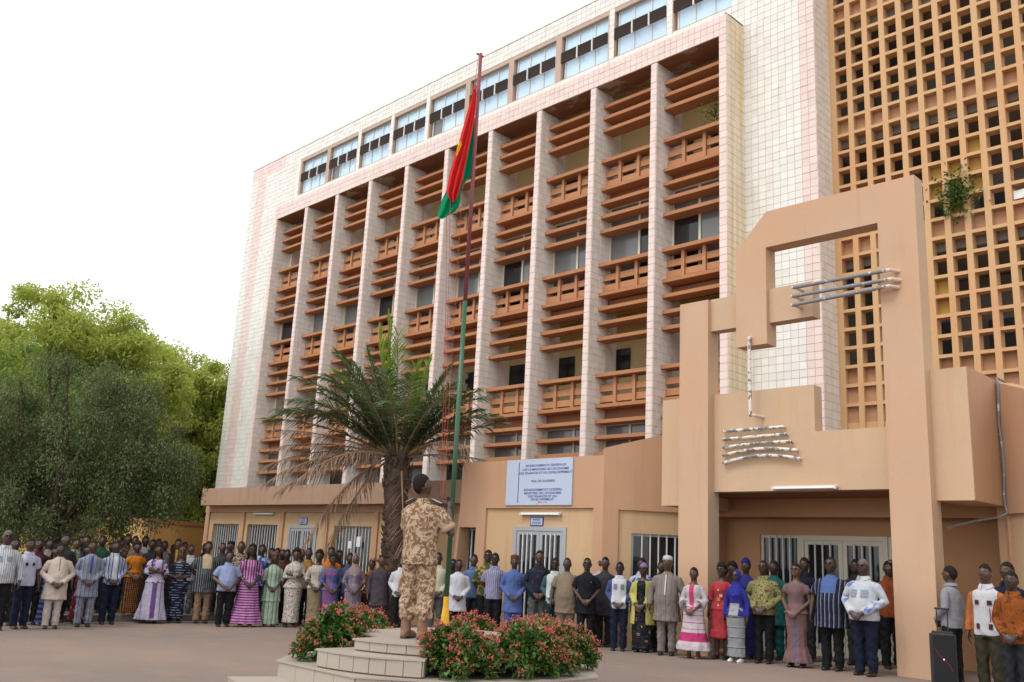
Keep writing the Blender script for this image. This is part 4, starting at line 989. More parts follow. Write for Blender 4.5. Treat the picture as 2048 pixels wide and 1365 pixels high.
def add_head(mb, yaw=0.0, ang=TILT):
    n, m = 36, 28; D = sphere_dirs(n, m); P_ = tilt(headsurf(D)+HC, ang, yaw)
    F = [(i*n+j, (i+1)*n+j, (i+1)*n+(j+1) % n, i*n+(j+1) % n) for i in range(m) for j in range(n)]
    mb.add(P_.reshape(-1, 3), F)
    for s in (-1, 1):
        q = tilt(HC+np.array([s*.087, .008, -.004]), ang, yaw); e = MB(); e.ball((0, 0, 0), (.011, .02, .031), 10, 8)
        mb.add([tuple(np.array(v)+q) for v in e.v], e.f)
def add_hand(mb, w, d, nrm, side, curl=.5, sc=1.0):
    """w wrist, d along the hand, nrm palm normal, side +1/-1 thumb side along cross(d,nrm)"""
    w, d, nrm = [np.array(q, float) for q in (w, d, nrm)]; d /= np.linalg.norm(d); nrm -= d*(nrm@d); nrm /= np.linalg.norm(nrm); s = np.cross(d, nrm)*side
    mb.tube([w-d*.02, w+d*.02, w+d*.06*sc, w+d*.095*sc], [(.027, .021), (.034, .019), (.042*sc, .017), (.040*sc, .014)], 10, side=s)
    for i, (off, L) in enumerate(((.030, .072), (.010, .080), (-.011, .074), (-.030, .058))):
        p0 = w+d*.088*sc+s*off*sc; c1, c2, c3 = curl*.6, curl*1.3, curl*1.9; L *= sc
        p1 = p0+(d*math.cos(c1)+nrm*math.sin(c1))*L*.45; p2 = p1+(d*math.cos(c2)+nrm*math.sin(c2))*L*.32; p3 = p2+(d*math.cos(c3)+nrm*math.sin(c3))*L*.25
        mb.tube([p0, p1, p2, p3], [.0095*sc, .009*sc, .0085*sc, .007*sc], 7, round_ends=True)
    p0 = w+d*.025*sc+s*.026*sc; p1 = p0+(d*.6+s*.65+nrm*.25)*.040*sc; p2 = p1+(d*.85+s*.2+nrm*.4)*.034*sc
    mb.tube([p0, p1, p2], [.014*sc, .0115*sc, .008*sc], 7, round_ends=True)
def pose_arm(pose, s, b):
    """shoulder, elbow, wrist, hand dir, palm normal for side s (+1/-1)"""
    sw = {'m': .178, 's': .19, 'w': .155}[b]; bl = {'m': 0, 's': .045, 'w': .01}[b]
    sh = np.array([s*sw, .005, 1.372])
    if pose == 'clasp':
        top = 1 if s > 0 else 0
        return sh, (s*(sw+.075+bl), .035, 1.13), (s*.085, -.20-bl*1.3, .935-.0*top), (-s*.72, -.30+.12*top, -.60), (-s*.35, .75, -.4)
    if pose == 'down': return sh, (s*(sw+.065+bl), .03, 1.12), (s*(sw+.085+bl), -.035, .865), (s*.02, -.12, -1), (-s, .0, 0)
    if pose == 'behind': return sh, (s*(sw+.075+bl), .09, 1.13), (s*.09, .19, .95), (-s*.8, .1, -.4), (0, 1, 0)
    if pose == 'cross': return sh, (s*(sw+.07), -.03, 1.12), (-s*.055, -.205-bl-.02*(s > 0), 1.15+.03*(s > 0)), (-s*.95, .12, .15), (0, .9, .1)
    if pose == 'phone':
        return sh, (s*(sw+.06), .02, 1.12), (s*.075, -.265, 1.06), (-s*.5, -.55, .35), (-s*.3, .5, .6)
    if pose == 'armup' and s > 0: return sh, (s*(sw+.24), -.05, 1.55), (s*.12, -.10, 1.74), (-s*.8, -.2, .2), (0, .8, -.5)
    if pose == 'armup': return pose_arm('down', s, b)
    if pose == 'hoist':   # soldier: both hands raised in front, to his right
        if s < 0: return sh, (-(sw+.15), -.07, 1.13), (-.215, -.23, 1.39), (.10, -.20, .9), (.4, .8, 0)
        return sh, (sw+.06, -.14, 1.15), (-.09, -.30, 1.33), (-.35, -.25, .8), (-.4, .8, 0)
BUILD = {'m': (1.0, 1.0, 1.0), 's': (1.22, 1.38, 1.1), 'w': (.94, 1.0, 1.0)}
def body_torso(b, k=0.0):
    fx, fy, _ = BUILD[b]
    if b == 'w': R_ = [(.80, .165, .125), (.90, .185, .14), (.98, .175, .135), (1.08, .14, .11), (1.18, .14, .118), (1.28, .15, .13), (1.36, .155, .11), (1.42, .135, .085), (1.465, .06, .058)]
    else: R_ = [(.82, .155, .11), (.92, .165, .12), (1.02, .16, .118), (1.12, .155, .115), (1.24, .165, .12), (1.34, .170, .112), (1.40, .145, .09), (1.465, .065, .062)]
    out = []
    for z, rx, ry in R_:
        bel = math.exp(-((z-1.06)/.16)**2) if b == 's' else 0
        out.append((z, 0, .005-.045*bel, rx*(1+(fx-1)*min(1, max(0, (1.42-z)*3)))+k, ry*(1+(fy-1)*min(1, max(0, (1.40-z)*3)))*(1+.06*bel)+k))
    return out
def make_body(b, pose, voxel=.0095, yaw=0.0, ang=TILT):
    mb = MB(); add_head(mb, yaw, ang); mb.tube([(0, .022, 1.40), (0, .018, 1.48), tuple(tilt((0, .012, 1.57), ang, yaw))], [.064, .058, .060], 14)
    mb.rings(body_torso(b), 20)
    for s in (-1, 1):
        mb.tube([(s*.085, 0, .86), (s*.092, -.005, .68), (s*.095, -.012, .48), (s*.095, .006, .36), (s*.095, .012, .12), (s*.095, .01, .05)], [.088, .078, .056, .056, .040, .042], 12)
        mb.tube([(s*.095, .045, .035), (s*.098, -.03, .045), (s*.105, -.11, .028), (s*.108, -.16, .02)], [(.032, .03), (.036, .038), (.04, .022), (.034, .016)], 10, side=(1, 0, 0), round_ends=True)
        sh, el, wr, hd, pn = [np.array(q, float) for q in pose_arm(pose, s, b)]
        k = {'m': 1, 's': 1.15, 'w': .88}[b]
        mb.tube([sh+(-s*.03, 0, .0), sh+(el-sh)*.35, el], [.050*k, .048*k, .040*k], 12, round_ends=True)
        mb.tube([el, el+(wr-el)*.3, wr], [.040*k, .041*k, .026*k], 12, round_ends=True)
        add_hand(mb, wr, hd, pn, -s if pose != 'down' else s, .55)
    return remesh(mb, voxel, 1, name='person')
def make_top(b, pose, hem, sleeve, flare=0.0, neck='crew', slack=.022, voxel=.013, seed=0, waist=None, frac=None):
    fx, fy, _ = BUILD[b]; mb = MB(); T0 = body_torso(b); zs_ = [q[0] for q in T0]
    def ring(z):
        rx = np.interp(z, zs_, [q[3] for q in T0]); ry = np.interp(z, zs_, [q[4] for q in T0]); cy = np.interp(z, zs_, [q[2] for q in T0]); return rx, ry, cy
    Z = [z for z in (hem, hem+.03, .62, .75, .88, .98, 1.08, 1.18, 1.28, 1.35, 1.40) if z >= hem]; Z = sorted(set(Z)); R_ = []
    for z in Z:
        rx, ry, cy = ring(max(z, .82)); sl = slack+.012*max(0, (1.2-z))
        if waist and .98 <= z <= 1.2: sl *= .45
        below = max(0, (1.02-z)); rx += sl+flare*below; ry += sl+flare*below*.9; R_.append((z, 0, cy, rx, ry))
    nk = {'crew': [(1.44, 0, .012, .115, .085), (1.475, 0, .016, .073, .072), (1.492, 0, .018, .066, .066)], 'wide': [(1.425, 0, .01, .13, .09), (1.435, 0, .012, .118, .078)], 'collar': [(1.44, 0, .012, .115, .085), (1.475, 0, .016, .076, .074), (1.503, 0, .02, .072, .072)]}[neck]
    R_ += nk
    fold = (lambda i, a: (.035 if flare > .05 else .012)*math.sin(7*a+seed)*max(0, 1-i/5)) if flare >= 0 else None
    mb.rings(R_, 32, fold)
    for s in (-1, 1):
        sh, el, wr, hd, pn = [np.array(q, float) for q in pose_arm(pose, s, b)]; k = {'m': 1, 's': 1.13, 'w': .92}[b]
        st = sh+np.array([-s*.06, 0, .004])
        if sleeve == 'S': e = sh+(el-sh)*.78; mb.tube([st, sh+(el-sh)*.12, sh+(el-sh)*.4, e], [.056*k, .064*k, .070*k, .072*k], 14)
        elif sleeve == 'H': e = el+(wr-el)*.25; mb.tube([st, sh+(el-sh)*.12, sh+(el-sh)*.4, el, e], [.055*k, .062*k, .066*k, .064*k, .066*k], 14)
        elif sleeve == 'L': mb.tube([st, sh+(el-sh)*.12, sh+(el-sh)*.4, el, el+(wr-el)*.5, wr-(wr-el)*.04], [.056*k, .063*k, .066*k, .060*k, .054*k, .046*k], 14, round_ends=False)
        elif sleeve == 'B': e = el+(wr-el)*.45; mb.tube([st, sh+(el-sh)*.12, sh+(el-sh)*.4, el, e], [.055*k, .060*k, .062*k, .07*k, .125*k], 16)
        elif sleeve == 'P': mb.tube([st, sh+(el-sh)*.15, sh+(el-sh)*.32, sh+(el-sh)*.5], [.06*k, .075*k, .082*k, .066*k], 14)
    return remesh(mb, voxel, 2, name='garment', wr=.0048, seed=seed)
def make_trousers(b, w=1.0, seed=0, voxel=.013, cuff=.055):
    fx, fy, _ = BUILD[b]; mb = MB()
    T0 = body_torso(b); R_ = [(z, 0, q[2], q[3]+.014, q[4]+.014) for q in T0[:4] for z in [q[0]] if z < 1.1]
    mb.rings([(.80, 0, 0, .17*fx**.5, .125*fy**.5)]+[r for r in R_ if r[0] > .8], 24)
    for s in (-1, 1):
        mb.tube([(s*.085, 0, .9), (s*.094, -.002, .70), (s*.097, -.008, .50), (s*.098, .006, .30), (s*.098, .012, cuff)], [.105*w*fx**.5, .098*w*fx**.4, .083*w, .078*w, .073*w], 16)
    return remesh(mb, voxel, 2, name='trousers', wr=.0055, seed=seed+3)
def make_skirt(shape, hem, seed=0, voxel=.014, top=1.04, nf=9, b='w'):
    z_ = [1.04, .98, .90, .75, .55, .35, hem+.12, hem]
    k = 1.0 if b == 'w' else 1.1
    if shape == 'straight': rx = [.152, .178, .196, .19, .175, .17, .175, .18]
    elif shape == 'flare': rx = [.152, .18, .20, .21, .235, .275, .32, .345]
    elif shape == 'mermaid': rx = [.152, .178, .196, .185, .16, .165, .215, .25]
    else: rx = [.155, .185, .20, .20, .195, .20, .215, .225]
    R_ = [(z, 0, .003, r*k+.006, r*k*.82+.006) for z, r in zip(z_, rx) if z <= top+.01]; R_ = R_[::-1]
    mb = MB(); amp = {'straight': .02, 'flare': .06, 'mermaid': .05}.get(shape, .035)
    mb.rings(R_, 54, lambda i, a: amp*math.sin(nf*a+.6*math.sin(3*a+seed)+seed)*max(0, 1-i/5.5)); return remesh(mb, voxel, 1, name='skirt', wr=.003, seed=seed)
SHOE = None
def make_shoe():
    mb = MB(); mb.tube([(0, .055, .045), (0, .02, .05), (0, -.05, .048), (.004, -.12, .034), (.008, -.185, .028)], [(.034, .040), (.040, .045), (.043, .040), (.046, .030), (.036, .020)], 12, side=(1, 0, 0), round_ends=True)
    mb.rings([(.0, .003, -.06, .046, .135), (.02, .003, -.06, .046, .135)], 20)
    return remesh(mb, .008, 2, name='shoe')
def hairmesh(kind, yaw=0.0, ang=TILT):
    n, m = 30, 22; D = sphere_dirs(n, m); P_ = headsurf(D); z = D[..., 2]; y = D[..., 1]; x = D[..., 0]
    line = {'short': .12, 'bald': .34, 'afro': .12, 'long': .05, 'braid': .18}[kind]
    # hair above a line that drops towards the nape
    lim = np.where(y < 0, line+.25*(-y)*(1 if kind != 'short' else 1.2), line-1.0*y*(.75 if kind in ('short', 'bald') else .95))
    lim = lim+.05*np.sin(9*x+3)+.04*np.sin(15*x+5*y)+.10*np.exp(-((np.abs(x)-.75)/.2)**2)*(y < .1)
    f = np.clip((z-lim)/.16, -1, 1); off = {'short': .0035, 'bald': .0022, 'afro': .026, 'long': .022, 'braid': .014}[kind]
    P_ = P_*(1+np.where(f > 0, off*f, np.maximum(f, -.5)*.09)[..., None]/.095*1.0)
    P_ = tilt(P_+HC, ang, yaw); mb = MB()
    keep = f > -.95; F = []
    for i in range(m):
        for j in range(n):
            q = [(i, j), (i+1, j), (i+1, (j+1) % n), (i, (j+1) % n)]
            if all(keep[a] for a in q): F.append(tuple(a*n+c for a, c in q))
    mb.add(P_.reshape(-1, 3), F)
    if kind == 'long':
        for s in np.linspace(-1, 1, 9): mb.tube([tilt((s*.065, .055-.03*s*s, 1.66), ang, yaw), (s*.085, .085-.05*s*s, 1.52), (s*.10, .085-.06*s*s, 1.40)], [.032, .03, .014], 7, round_ends=True)
    if kind == 'braid':
        for s in np.linspace(-1, 1, 11): mb.tube([tilt((s*.07, .04-.05*s*s, 1.66), ang, yaw), (s*.09, .07-.1*s*s, 1.50), (s*.115, .05-.14*s*s, 1.33+.05*abs(s)), (s*.12, .03-.15*s*s, 1.22)], [.016, .014, .011, .006], 6, round_ends=True)
    if kind == 'afro': mb.ball(tilt((0, .075, 1.70), ang, yaw), (.07, .055, .06), 12, 8)
    return mb.mesh('hair', True)
def cover(kind):
    n, m = 36, 26; D = sphere_dirs(n, m); P_ = headsurf(D); x, y, z = D[..., 0], D[..., 1], D[..., 2]; mb = MB()
    if kind == 'hijab':
        face = (y < -.25) & (np.abs(x) < .62*np.sqrt(np.clip(1-((z+.12)/.78)**2, 0, 1))+.02); Q = P_*1.13+HC; keep = ~face
        Q[..., 1] += .004
    elif kind == 'wrap':
        lim = np.where(y < 0, .42, .42-.85*y); keep = z > lim-.12; Q = P_*(1.10+.30*np.clip(z-.3, 0, 1)[..., None]*np.clip(y+.35, 0, 1)[..., None])+HC
    elif kind == 'turban':
        lim = np.where(y < 0, .38, .38-.6*y); keep = z > lim-.12; Q = P_*np.array([1.12, 1.14, 1.16])+HC; Q[..., 2] += .012*np.clip(z, 0, 1)
    Q = tilt(Q); F = []
    for i in range(m):
        for j in range(n):
            q = [(i, j), (i+1, j), (i+1, (j+1) % n), (i, (j+1) % n)]
            if all(keep[a] for a in q): F.append(tuple(a*n+c for a, c in q))
    mb.add(Q.reshape(-1, 3), F)
    if kind == 'hijab':
        R_ = [(1.27, 0, -.03, .12, .10), (1.34, 0, -.01, .165, .125), (1.42, 0, .0, .155, .115), (1.48, 0, .01, .095, .09), (1.545, 0, .005, .082, .088)]
        V = []; k = 30
        for i, (z_, cx, cy, rx, ry) in enumerate(R_):
            for j in range(k):
                a = 2*math.pi*j/k; w = 1+.05*math.sin(8*a+i)*(i < 4); V.append((cx+rx*w*math.cos(a), cy+ry*w*math.sin(a)-(.03 if i == 0 else 0), z_+.02*math.sin(5*a)*(i == 0)))
        mb.add(V, [(i*k+j, i*k+(j+1) % k, (i+1)*k+(j+1) % k, (i+1)*k+j) for i in range(4) for j in range(k)])
    return mb.mesh(kind, True)
def capmesh(kind):
    mb = MB(); c = HC+np.array([0, .008, .0])
    if kind == 'fez': R_ = [(.054, .087, .110), (.059, .090, .113), (.105, .087, .107), (.145, .082, .10), (.152, .065, .08)]
    else: R_ = [(.05, .088, .111), (.055, .091, .114), (.09, .090, .112), (.125, .083, .10), (.139, .055, .066)]
    V = []; k = 28
    for z_, rx, ry in R_:
        for j in range(k): a = 2*math.pi*j/k; V.append(tilt((c[0]+rx*math.cos(a), c[1]+ry*math.sin(a), c[2]+z_)))
    F = [(i*k+j, i*k+(j+1) % k, (i+1)*k+(j+1) % k, (i+1)*k+j) for i in range(4) for j in range(k)]+[tuple(range(4*k, 5*k))]
    mb.add(V, F); return mb.mesh('cap', True)
def glassesmesh():
    mb = MB()
    for s in (-1, 1):
        pts = [tilt(HC+np.array([s*.033+.024*math.cos(a), -.119+.006*abs(math.cos(a)), .012+.018*math.sin(a)])) for a in np.linspace(0, 2*math.pi, 13)]
        mb.tube(pts, .003, 5, cap=False); mb.tube([tilt(HC+np.array([s*.059, -.111, .013])), tilt(HC+np.array([s*.089, .0, .013]))], .0025, 5)
        mb.add([pts[i] for i in range(12)], [tuple(range(12))])
    mb.tube([tilt(HC+np.array([-.010, -.122, .014])), tilt(HC+np.array([.010, -.122, .014]))], .0028, 5)
    return mb.mesh('glasses')
def eyemesh(): mb = MB(); mb.ball((0, 0, 0), (.0125, .007, .0055), 10, 6); return mb.mesh('eye', True)
# fabrics -----------------------------------------------------------------
FAB = {}
def fab(kind, *a):
    key = (kind, a)
    if key in FAB: return FAB[key]
    t = NT('fabric_'+kind); o = t.obj(); sp = t.n('ShaderNodeSeparateXYZ'); t.set(sp, 'i0', o); X, Y_, Z_ = sp.outputs
    # follow the body a little so stripes are not ruler straight
    wob = t.math('MULTIPLY', t.math('SUBTRACT', t.noise(o, 5, 2), .5), .02)
    if kind == 'solid': cc = t.mix(t.noise(o, 7, 4), mul(a[0], .85), mul(a[0], 1.12))
    elif kind in ('vs', 'hs'):
        q = t.math('FRACT', t.math('MULTIPLY', t.math('ADD', t.math('ADD', X if kind == 'vs' else Z_, 2.0), wob), a[0])); cc = t.ramp(q, list(a[1]), 'CONSTANT')
    elif kind == 'check':
        q1 = t.math('FRACT', t.math('MULTIPLY', t.math('ADD', X, 2.0), a[0])); q2 = t.math('FRACT', t.math('MULTIPLY', t.math('ADD', Z_, 2.0), a[0]))
        cc = t.mix(t.math('GREATER_THAN', q1, .5), a[1], a[2]); cc = t.mix(t.math('MULTIPLY', t.math('GREATER_THAN', q2, .5), .6), cc, a[2])
    elif kind == 'vor':
        v = t.n('ShaderNodeTexVoronoi', Vector=o, Scale=a[0]); d = v.outputs['Distance']
        ang = t.noise(o, a[0]*2.2, 2); cc = t.ramp(t.math('ADD', d, t.math('MULTIPLY', t.math('SUBTRACT', ang, .5), .5)), list(a[1]), 'CONSTANT')
    elif kind == 'noise': cc = t.ramp(t.noise(o, a[0], 4, .6), list(a[1]), 'CONSTANT' if len(a) < 3 else 'LINEAR')
    elif kind == 'dash':
        q1 = t.math('FRACT', t.math('MULTIPLY', t.math('ADD', Z_, 2.0), a[0])); q2 = t.noise(t.scale(o, (9, 9, 30)), 1.0, 1)
        cc = t.mix(t.math('MULTIPLY', t.math('LESS_THAN', q1, .22), t.math('GREATER_THAN', q2, .5)), a[1], a[2])
    elif kind == 'camo':
        n1 = t.noise(t.scale(o, (1, 1, 1.25)), 11, 1.5, .5); n2 = t.n('ShaderNodeTexNoise', Vector=o, Scale=17.0, Detail=1.0, Distortion=1.6).outputs['Fac']
        cc = t.mix(t.math('GREATER_THAN', t.n('ShaderNodeTexNoise', Vector=o, Scale=11.0, Detail=2.0, Distortion=2.2).outputs['Fac'], .485), (.42, .30, .215), (.19, .112, .055))
        cc = t.mix(t.math('GREATER_THAN', n2, .60), cc, (.45, .33, .24)); cc = t.mix(t.math('GREATER_THAN', n1, .66), cc, (.26, .16, .085))
    elif kind == 'panel':     # base fabric with a centre panel of another colour: base, panel, half width, z range
        m_ = t.math('MULTIPLY', t.math('LESS_THAN', t.math('ABSOLUTE', X), a[2]), t.math('MULTIPLY', t.math('GREATER_THAN', Z_, a[3][0]), t.math('LESS_THAN', Z_, a[3][1])))
        base = t.mix(t.noise(o, 7, 4), mul(a[0], .88), mul(a[0], 1.1))
        if len(a) > 4: q = t.math('FRACT', t.math('MULTIPLY', t.math('ADD', t.math('ADD', X, 2.0), wob), a[4][0])); base = t.ramp(q, list(a[4][1]), 'CONSTANT')
        cc = t.mix(m_, base, a[1])
    elif kind == 'band':      # z bands: list of (z, colour) over a base
        cc = t.ramp(t.math('MULTIPLY', Z_, 1/1.6), [(q[0]/1.6, q[1]) for q in a[0]], 'CONSTANT')
    cc = t.mix(t.math('MULTIPLY', t.noise(o, 18, 4), .16), cc, (.02, .02, .03))
    if kind != 'camo': cc = t.mix(1.0, cc, (.70, .70, .70), 'MULTIPLY')
    bmp = t.math('ADD', t.math('MULTIPLY', t.noise(t.scale(o, (1, 1, .5)), 8, 1.5, .5), 1.0), t.math('MULTIPLY', t.noise(o, 420, 1), .04))
    FAB[key] = t.done(t.bsdf(cc, .82, t.bump(bmp, .65, .05), spec=.15)); return FAB[key]
def skin(c, nm):
    t = NT(nm); o = t.obj(); cc = t.mix(t.noise(o, 14, 4), mul(c, .8), mul(c, 1.18)); return t.done(t.bsdf(cc, .42, t.bump(t.noise(o, 130, 3), .12, .003), spec=.45))
SKIN = [skin((.056, .029, .021), 'skin_dark'), skin((.078, .040, .028), 'skin_brown'), skin((.042, .023, .018), 'skin_deep'), skin((.115, .058, .038), 'skin_warm')]
M['hair'] = plain('hair_black', (.019, .015, .0135), .95, 0, .10, .3, 40, 300, .6); M['hairgrey'] = plain('hair_grizzled', (.10, .10, .10), .75, 0, .3, .4, 90, 300, .5)
M['hairbrown'] = plain('hair_auburn', (.09, .03, .02), .6, 0, .3, .3, 40, 300, .5)
M['blackshoe'] = plain('black_leather', (.014, .013, .013), .35, 0, .5, .2); M['tanshoe'] = plain('tan_leather', (.22, .10, .055), .5); M['whiteshoe'] = plain('white_leather', (.65, .63, .6), .5); M['lens'] = plain('spectacle_black', (.010, .010, .012), .45, 0, .15, .1)
t = NT('eye'); M['eye'] = t.done(t.bsdf(t.mix(t.math('LESS_THAN', t.n('ShaderNodeVectorMath', _operation='LENGTH', i0=t.scale(t.obj(), (1, 0, 1))).outputs['Value'], .0055), (.22, .19, .17), (.012, .008, .006)), .5, spec=.2))
_cache = {}
def C_(key, fn, *a, **k):
    if key not in _cache: _cache[key] = fn(*a, **k)
    return _cache[key]
def dressup(o, b, pose, top, bot, hair='short', head=None, gl=False, shoe='blackshoe', eyes=True):
    def put(name, me, m, loc=(0, 0, 0)): return link(name, me, m, o, loc, world=False)
    if top:
        typ, f = top[0], top[1]; K = (b, pose, typ)
        spec = {'shirtS': (.83, 'S', .03, 'collar'), 'shirtL': (.83, 'L', .03, 'collar'), 'tunicL': (.60, 'L', .10, 'crew'), 'tunicS': (.66, 'S', .08, 'crew'), 'tunicH': (.60, 'H', .10, 'crew'), 'smock': (.66, 'S', .16, 'crew'),
                'blouseH': (.90, 'H', .2, 'wide'), 'blouseS': (.90, 'P', .25, 'wide'), 'blouseB': (.92, 'B', .15, 'wide'), 'blouseL': (.88, 'L', .25, 'crew'), 'cardigan': (.50, 'L', .09, 'wide')}[typ]
        sd_ = sum(map(ord, b+pose+typ)) % 17
        put('shirt' if typ.startswith('shirt') else {'tunic': 'tunic', 'smock': 'smock', 'blous': 'blouse', 'cardi': 'cardigan'}[typ[:5] if typ[:5] in ('tunic', 'smock', 'blous', 'cardi') else 'tunic'], C_(K, make_top, b, pose, *spec, seed=sd_, waist=typ.startswith('blouse')), f)
        if typ.startswith('shirt'): put('collar', C_('collar', collarmesh), f)
    if bot:
        typ, f = bot
        if typ == 'trousers': put('trousers', C_(('tr', b), make_trousers, b), f)
        else:
            shape, hem = {'straight': ('straight', .10), 'long': ('a', .07), 'flare': ('flare', .08), 'mermaid': ('mermaid', .08), 'knee': ('a', .40), 'midi': ('flare', .16)}[typ]
            put('skirt', C_(('sk', typ, b), make_skirt, shape, hem, len(typ), b=b), f)
    for s in (-1, 1): put('shoe', C_('shoe', make_shoe), M[shoe], (s*.100, .01, 0))
    if hair: put('hair', C_(('hair', hair.split('_')[0]), hairmesh, hair.split('_')[0]), M['hairgrey' if hair.endswith('grey') else 'hairbrown' if hair.endswith('auburn') else 'hair'])
    if head:
        kind, f = head
        nm = {'hijab': 'headscarf', 'wrap': 'headwrap', 'turban': 'headwrap', 'fez': 'cap', 'kufi': 'cap'}[kind]
        put(nm, C_(('cov', kind), cover, kind) if kind in ('hijab', 'wrap', 'turban') else C_(('cap', kind), capmesh, kind), f)
    if gl: put('glasses', C_('glasses', glassesmesh), M['lens'])
    if eyes:
        for s in (-1, 1): put('eye', C_('eye', eyemesh), M['eye'], tilt(HC+np.array([s*.035, -.0935, .012])))
def collarmesh():
    V = []; n = 22
    for r, z, dip in ((.071, 1.512, 0), (.080, 1.516, .004), (.104, 1.470, .03)):
        for j in range(n):
            a = math.radians(-90+17+326*j/(n-1)); fr = max(0, -math.sin(a)); V.append((r*math.cos(a)*(1+.05*fr), .018+r*math.sin(a)*(1+.10*fr), z-dip*fr**2-.012*fr))
    F = [(i*n+j, i*n+j+1, (i+1)*n+j+1, (i+1)*n+j) for i in range(2) for j in range(n-1)]
    return MB().add(V, F).mesh('collar', True)
def patch(o, name, x, z, w, h, m, b='m', k=.030):
    """flat detail sewn on the chest of a shirt"""
    T0 = body_torso(b); zs_ = [q[0] for q in T0]; V = []; nx, nz = 5, 6
    for lay in (0, .006):
        for iz in range(nz):
            zz = z-h/2+h*iz/(nz-1); rx = np.interp(zz, zs_, [q[3] for q in T0])+k-lay; ry = np.interp(zz, zs_, [q[4] for q in T0])+k-lay; cy = np.interp(zz, zs_, [q[2] for q in T0])
            for ix in range(nx):
                xx = x-w/2+w*ix/(nx-1); V.append((xx, cy-ry*math.sqrt(max(.05, 1-(xx/rx)**2)), zz))
    F = [(iz*nx+ix, iz*nx+ix+1, (iz+1)*nx+ix+1, (iz+1)*nx+ix) for iz in range(nz-1) for ix in range(nx-1)]
    return link(name, MB().add(V, F).mesh(name, True), m, o, world=False)
PN = 0
def person(x, ytop, place, b, pose, top, bot, label, hair='short', head=None, gl=False, shoe='blackshoe', group=None, turn=0, eyes=True, sk=None, xf=None):
    """x,ytop: top of the head in the photograph; place: y of the feet (number) or ('d', distance)"""
    global PN; PN += 1
    if isinstance(place, tuple): q = atD(x, ytop, place[1]); X, Y_ = q[0], q[1]
    else:
        g_ = onG(xf if xf else x, place-3); d = math.hypot(g_[0], g_[1]); q = atD(x if xf is None else (x+xf)/2, ytop, d); X, Y_ = q[0], q[1]
    q = atD(x, ytop, math.hypot(X, Y_)); z0 = floorz(X, Y_); h = q[2]-z0
    top_h = {None: 1.775, 'fez': 1.795, 'kufi': 1.785, 'turban': 1.80, 'wrap': 1.79, 'hijab': 1.79}[head[0] if head else None]
    if hair and hair.startswith('afro'): top_h = 1.775
    h = max(1.45, min(1.92, h)); rn = random.Random(PN)
    tx, ty = PC[0]-X, PC[1]-Y_; a = math.atan2(ty, tx)
    ca = math.atan2(-Y_, -X); da = (ca-a+math.pi) % (2*math.pi)-math.pi
    a = a+da*.45+math.radians(turn+rn.uniform(-9, 9))
    me = C_(('body', b, pose), make_body, b, pose)
    si = sk if sk is not None else rn.randrange(3)
    o = bpy.data.objects.new('person', me); col.objects.link(o)
    if len(me.materials) == 0: me.materials.append(SKIN[0])
    if si: o.material_slots[0].link = 'OBJECT'; o.material_slots[0].material = SKIN[si]
    o.location = (X, Y_, z0); o.rotation_euler = (0, 0, a+math.pi/2); s = h/top_h; wv = rn.uniform(.96, 1.05); o.scale = (s*wv, s*wv, s)
    tag(o, label, 'person', group)
    dressup(o, b, pose, top, bot, hair, head, gl, shoe, eyes)
    return o
W_, BK, NV = (.70, .70, .72), (.012, .012, .014), (.012, .017, .04)
S_ = lambda *c: fab('solid', c)
blk, nvy, gry, khk, drk = S_(*BK), S_(*NV), S_(.11, .115, .12), S_(.40, .27, .16), S_(.03, .03, .034)
TR = lambda f: ('trousers', f)
FR, BR = 'people standing in the front row', 'people standing behind the front row'
def front(*a, **k): return person(*a, group=FR, **k)
# ---------------- front row, left to right
front(22, 1061, 1264, 's', 'down', ('shirtL', fab('vs', 26, ((0, (.66, .68, .72)), (.82, (.10, .13, .22))))), TR(blk), 'man in white pinstriped shirt and sunglasses at the far left edge', gl=True, hair='short_grey', xf=14)
front(74, 1077, 1261, 'm', 'down', ('shirtS', fab('noise', 6, ((.0, (.35, .36, .60)), (.5, (.55, .56, .74)), (.62, (.64, .64, .78))), 1)), TR(nvy), 'man in short sleeved lilac shirt with arms at his sides', xf=55)
cream = S_(.66, .56, .48); front(128, 1087, 1261, 's', 'clasp', ('tunicL', fab('panel', (.66, .56, .48), (.30, .17, .30), .012, (1.2, 1.45))), TR(cream), 'man in cream tunic and matching cream trousers', xf=122)
st = fab('vs', 13, ((0, (.27, .29, .34)), (.25, (.05, .09, .32)), (.40, (.42, .44, .48)), (.5, (.13, .15, .2)), (.58, (.33, .35, .4)), (.75, (.05, .09, .30)), (.82, (.36, .38, .42))))
front(195, 1081, 1257, 'm', 'clasp', ('tunicL', st), TR(st), 'man in grey tunic and trousers with blue stripes', xf=183)
front(242, 1082, 1252, 'm', 'clasp', ('shirtL', fab('panel', (.3, .3, .3), (.72, .73, .77), .045, (.8, 1.5), (15, ((0, (.07, .11, .30)), (.38, (.60, .62, .68)), (.55, (.20, .24, .36)), (.75, (.62, .64, .70)))))), TR(nvy), 'man in blue and white striped blazer over a white shirt', xf=228)
front(277, 1084, 1247, 'w', 'clasp', ('blouseS', fab('noise', 7, ((0, (.62, .19, .015)), (.58, (.05, .03, .02))))), ('long', fab('check', 22, (.34, .15, .03), (.05, .02, .015))), 'woman in bright orange dress with a brown checked skirt', hair='afro', shoe='tanshoe')
front(320, 1089, 1250, 'w', 'cross', ('blouseH', fab('vor', 9, ((0, (.20, .09, .30)), (.36, (.58, .53, .68))))), ('flare', fab('panel', (.60, .55, .69), (.19, .10, .30), .055, (.12, .95), (5, ((0, (.60, .55, .69)), (.7, (.30, .24, .48)), (.8, (.60, .55, .69)))))), 'woman with braids in a lilac white dress with purple embroidery', hair='braid')
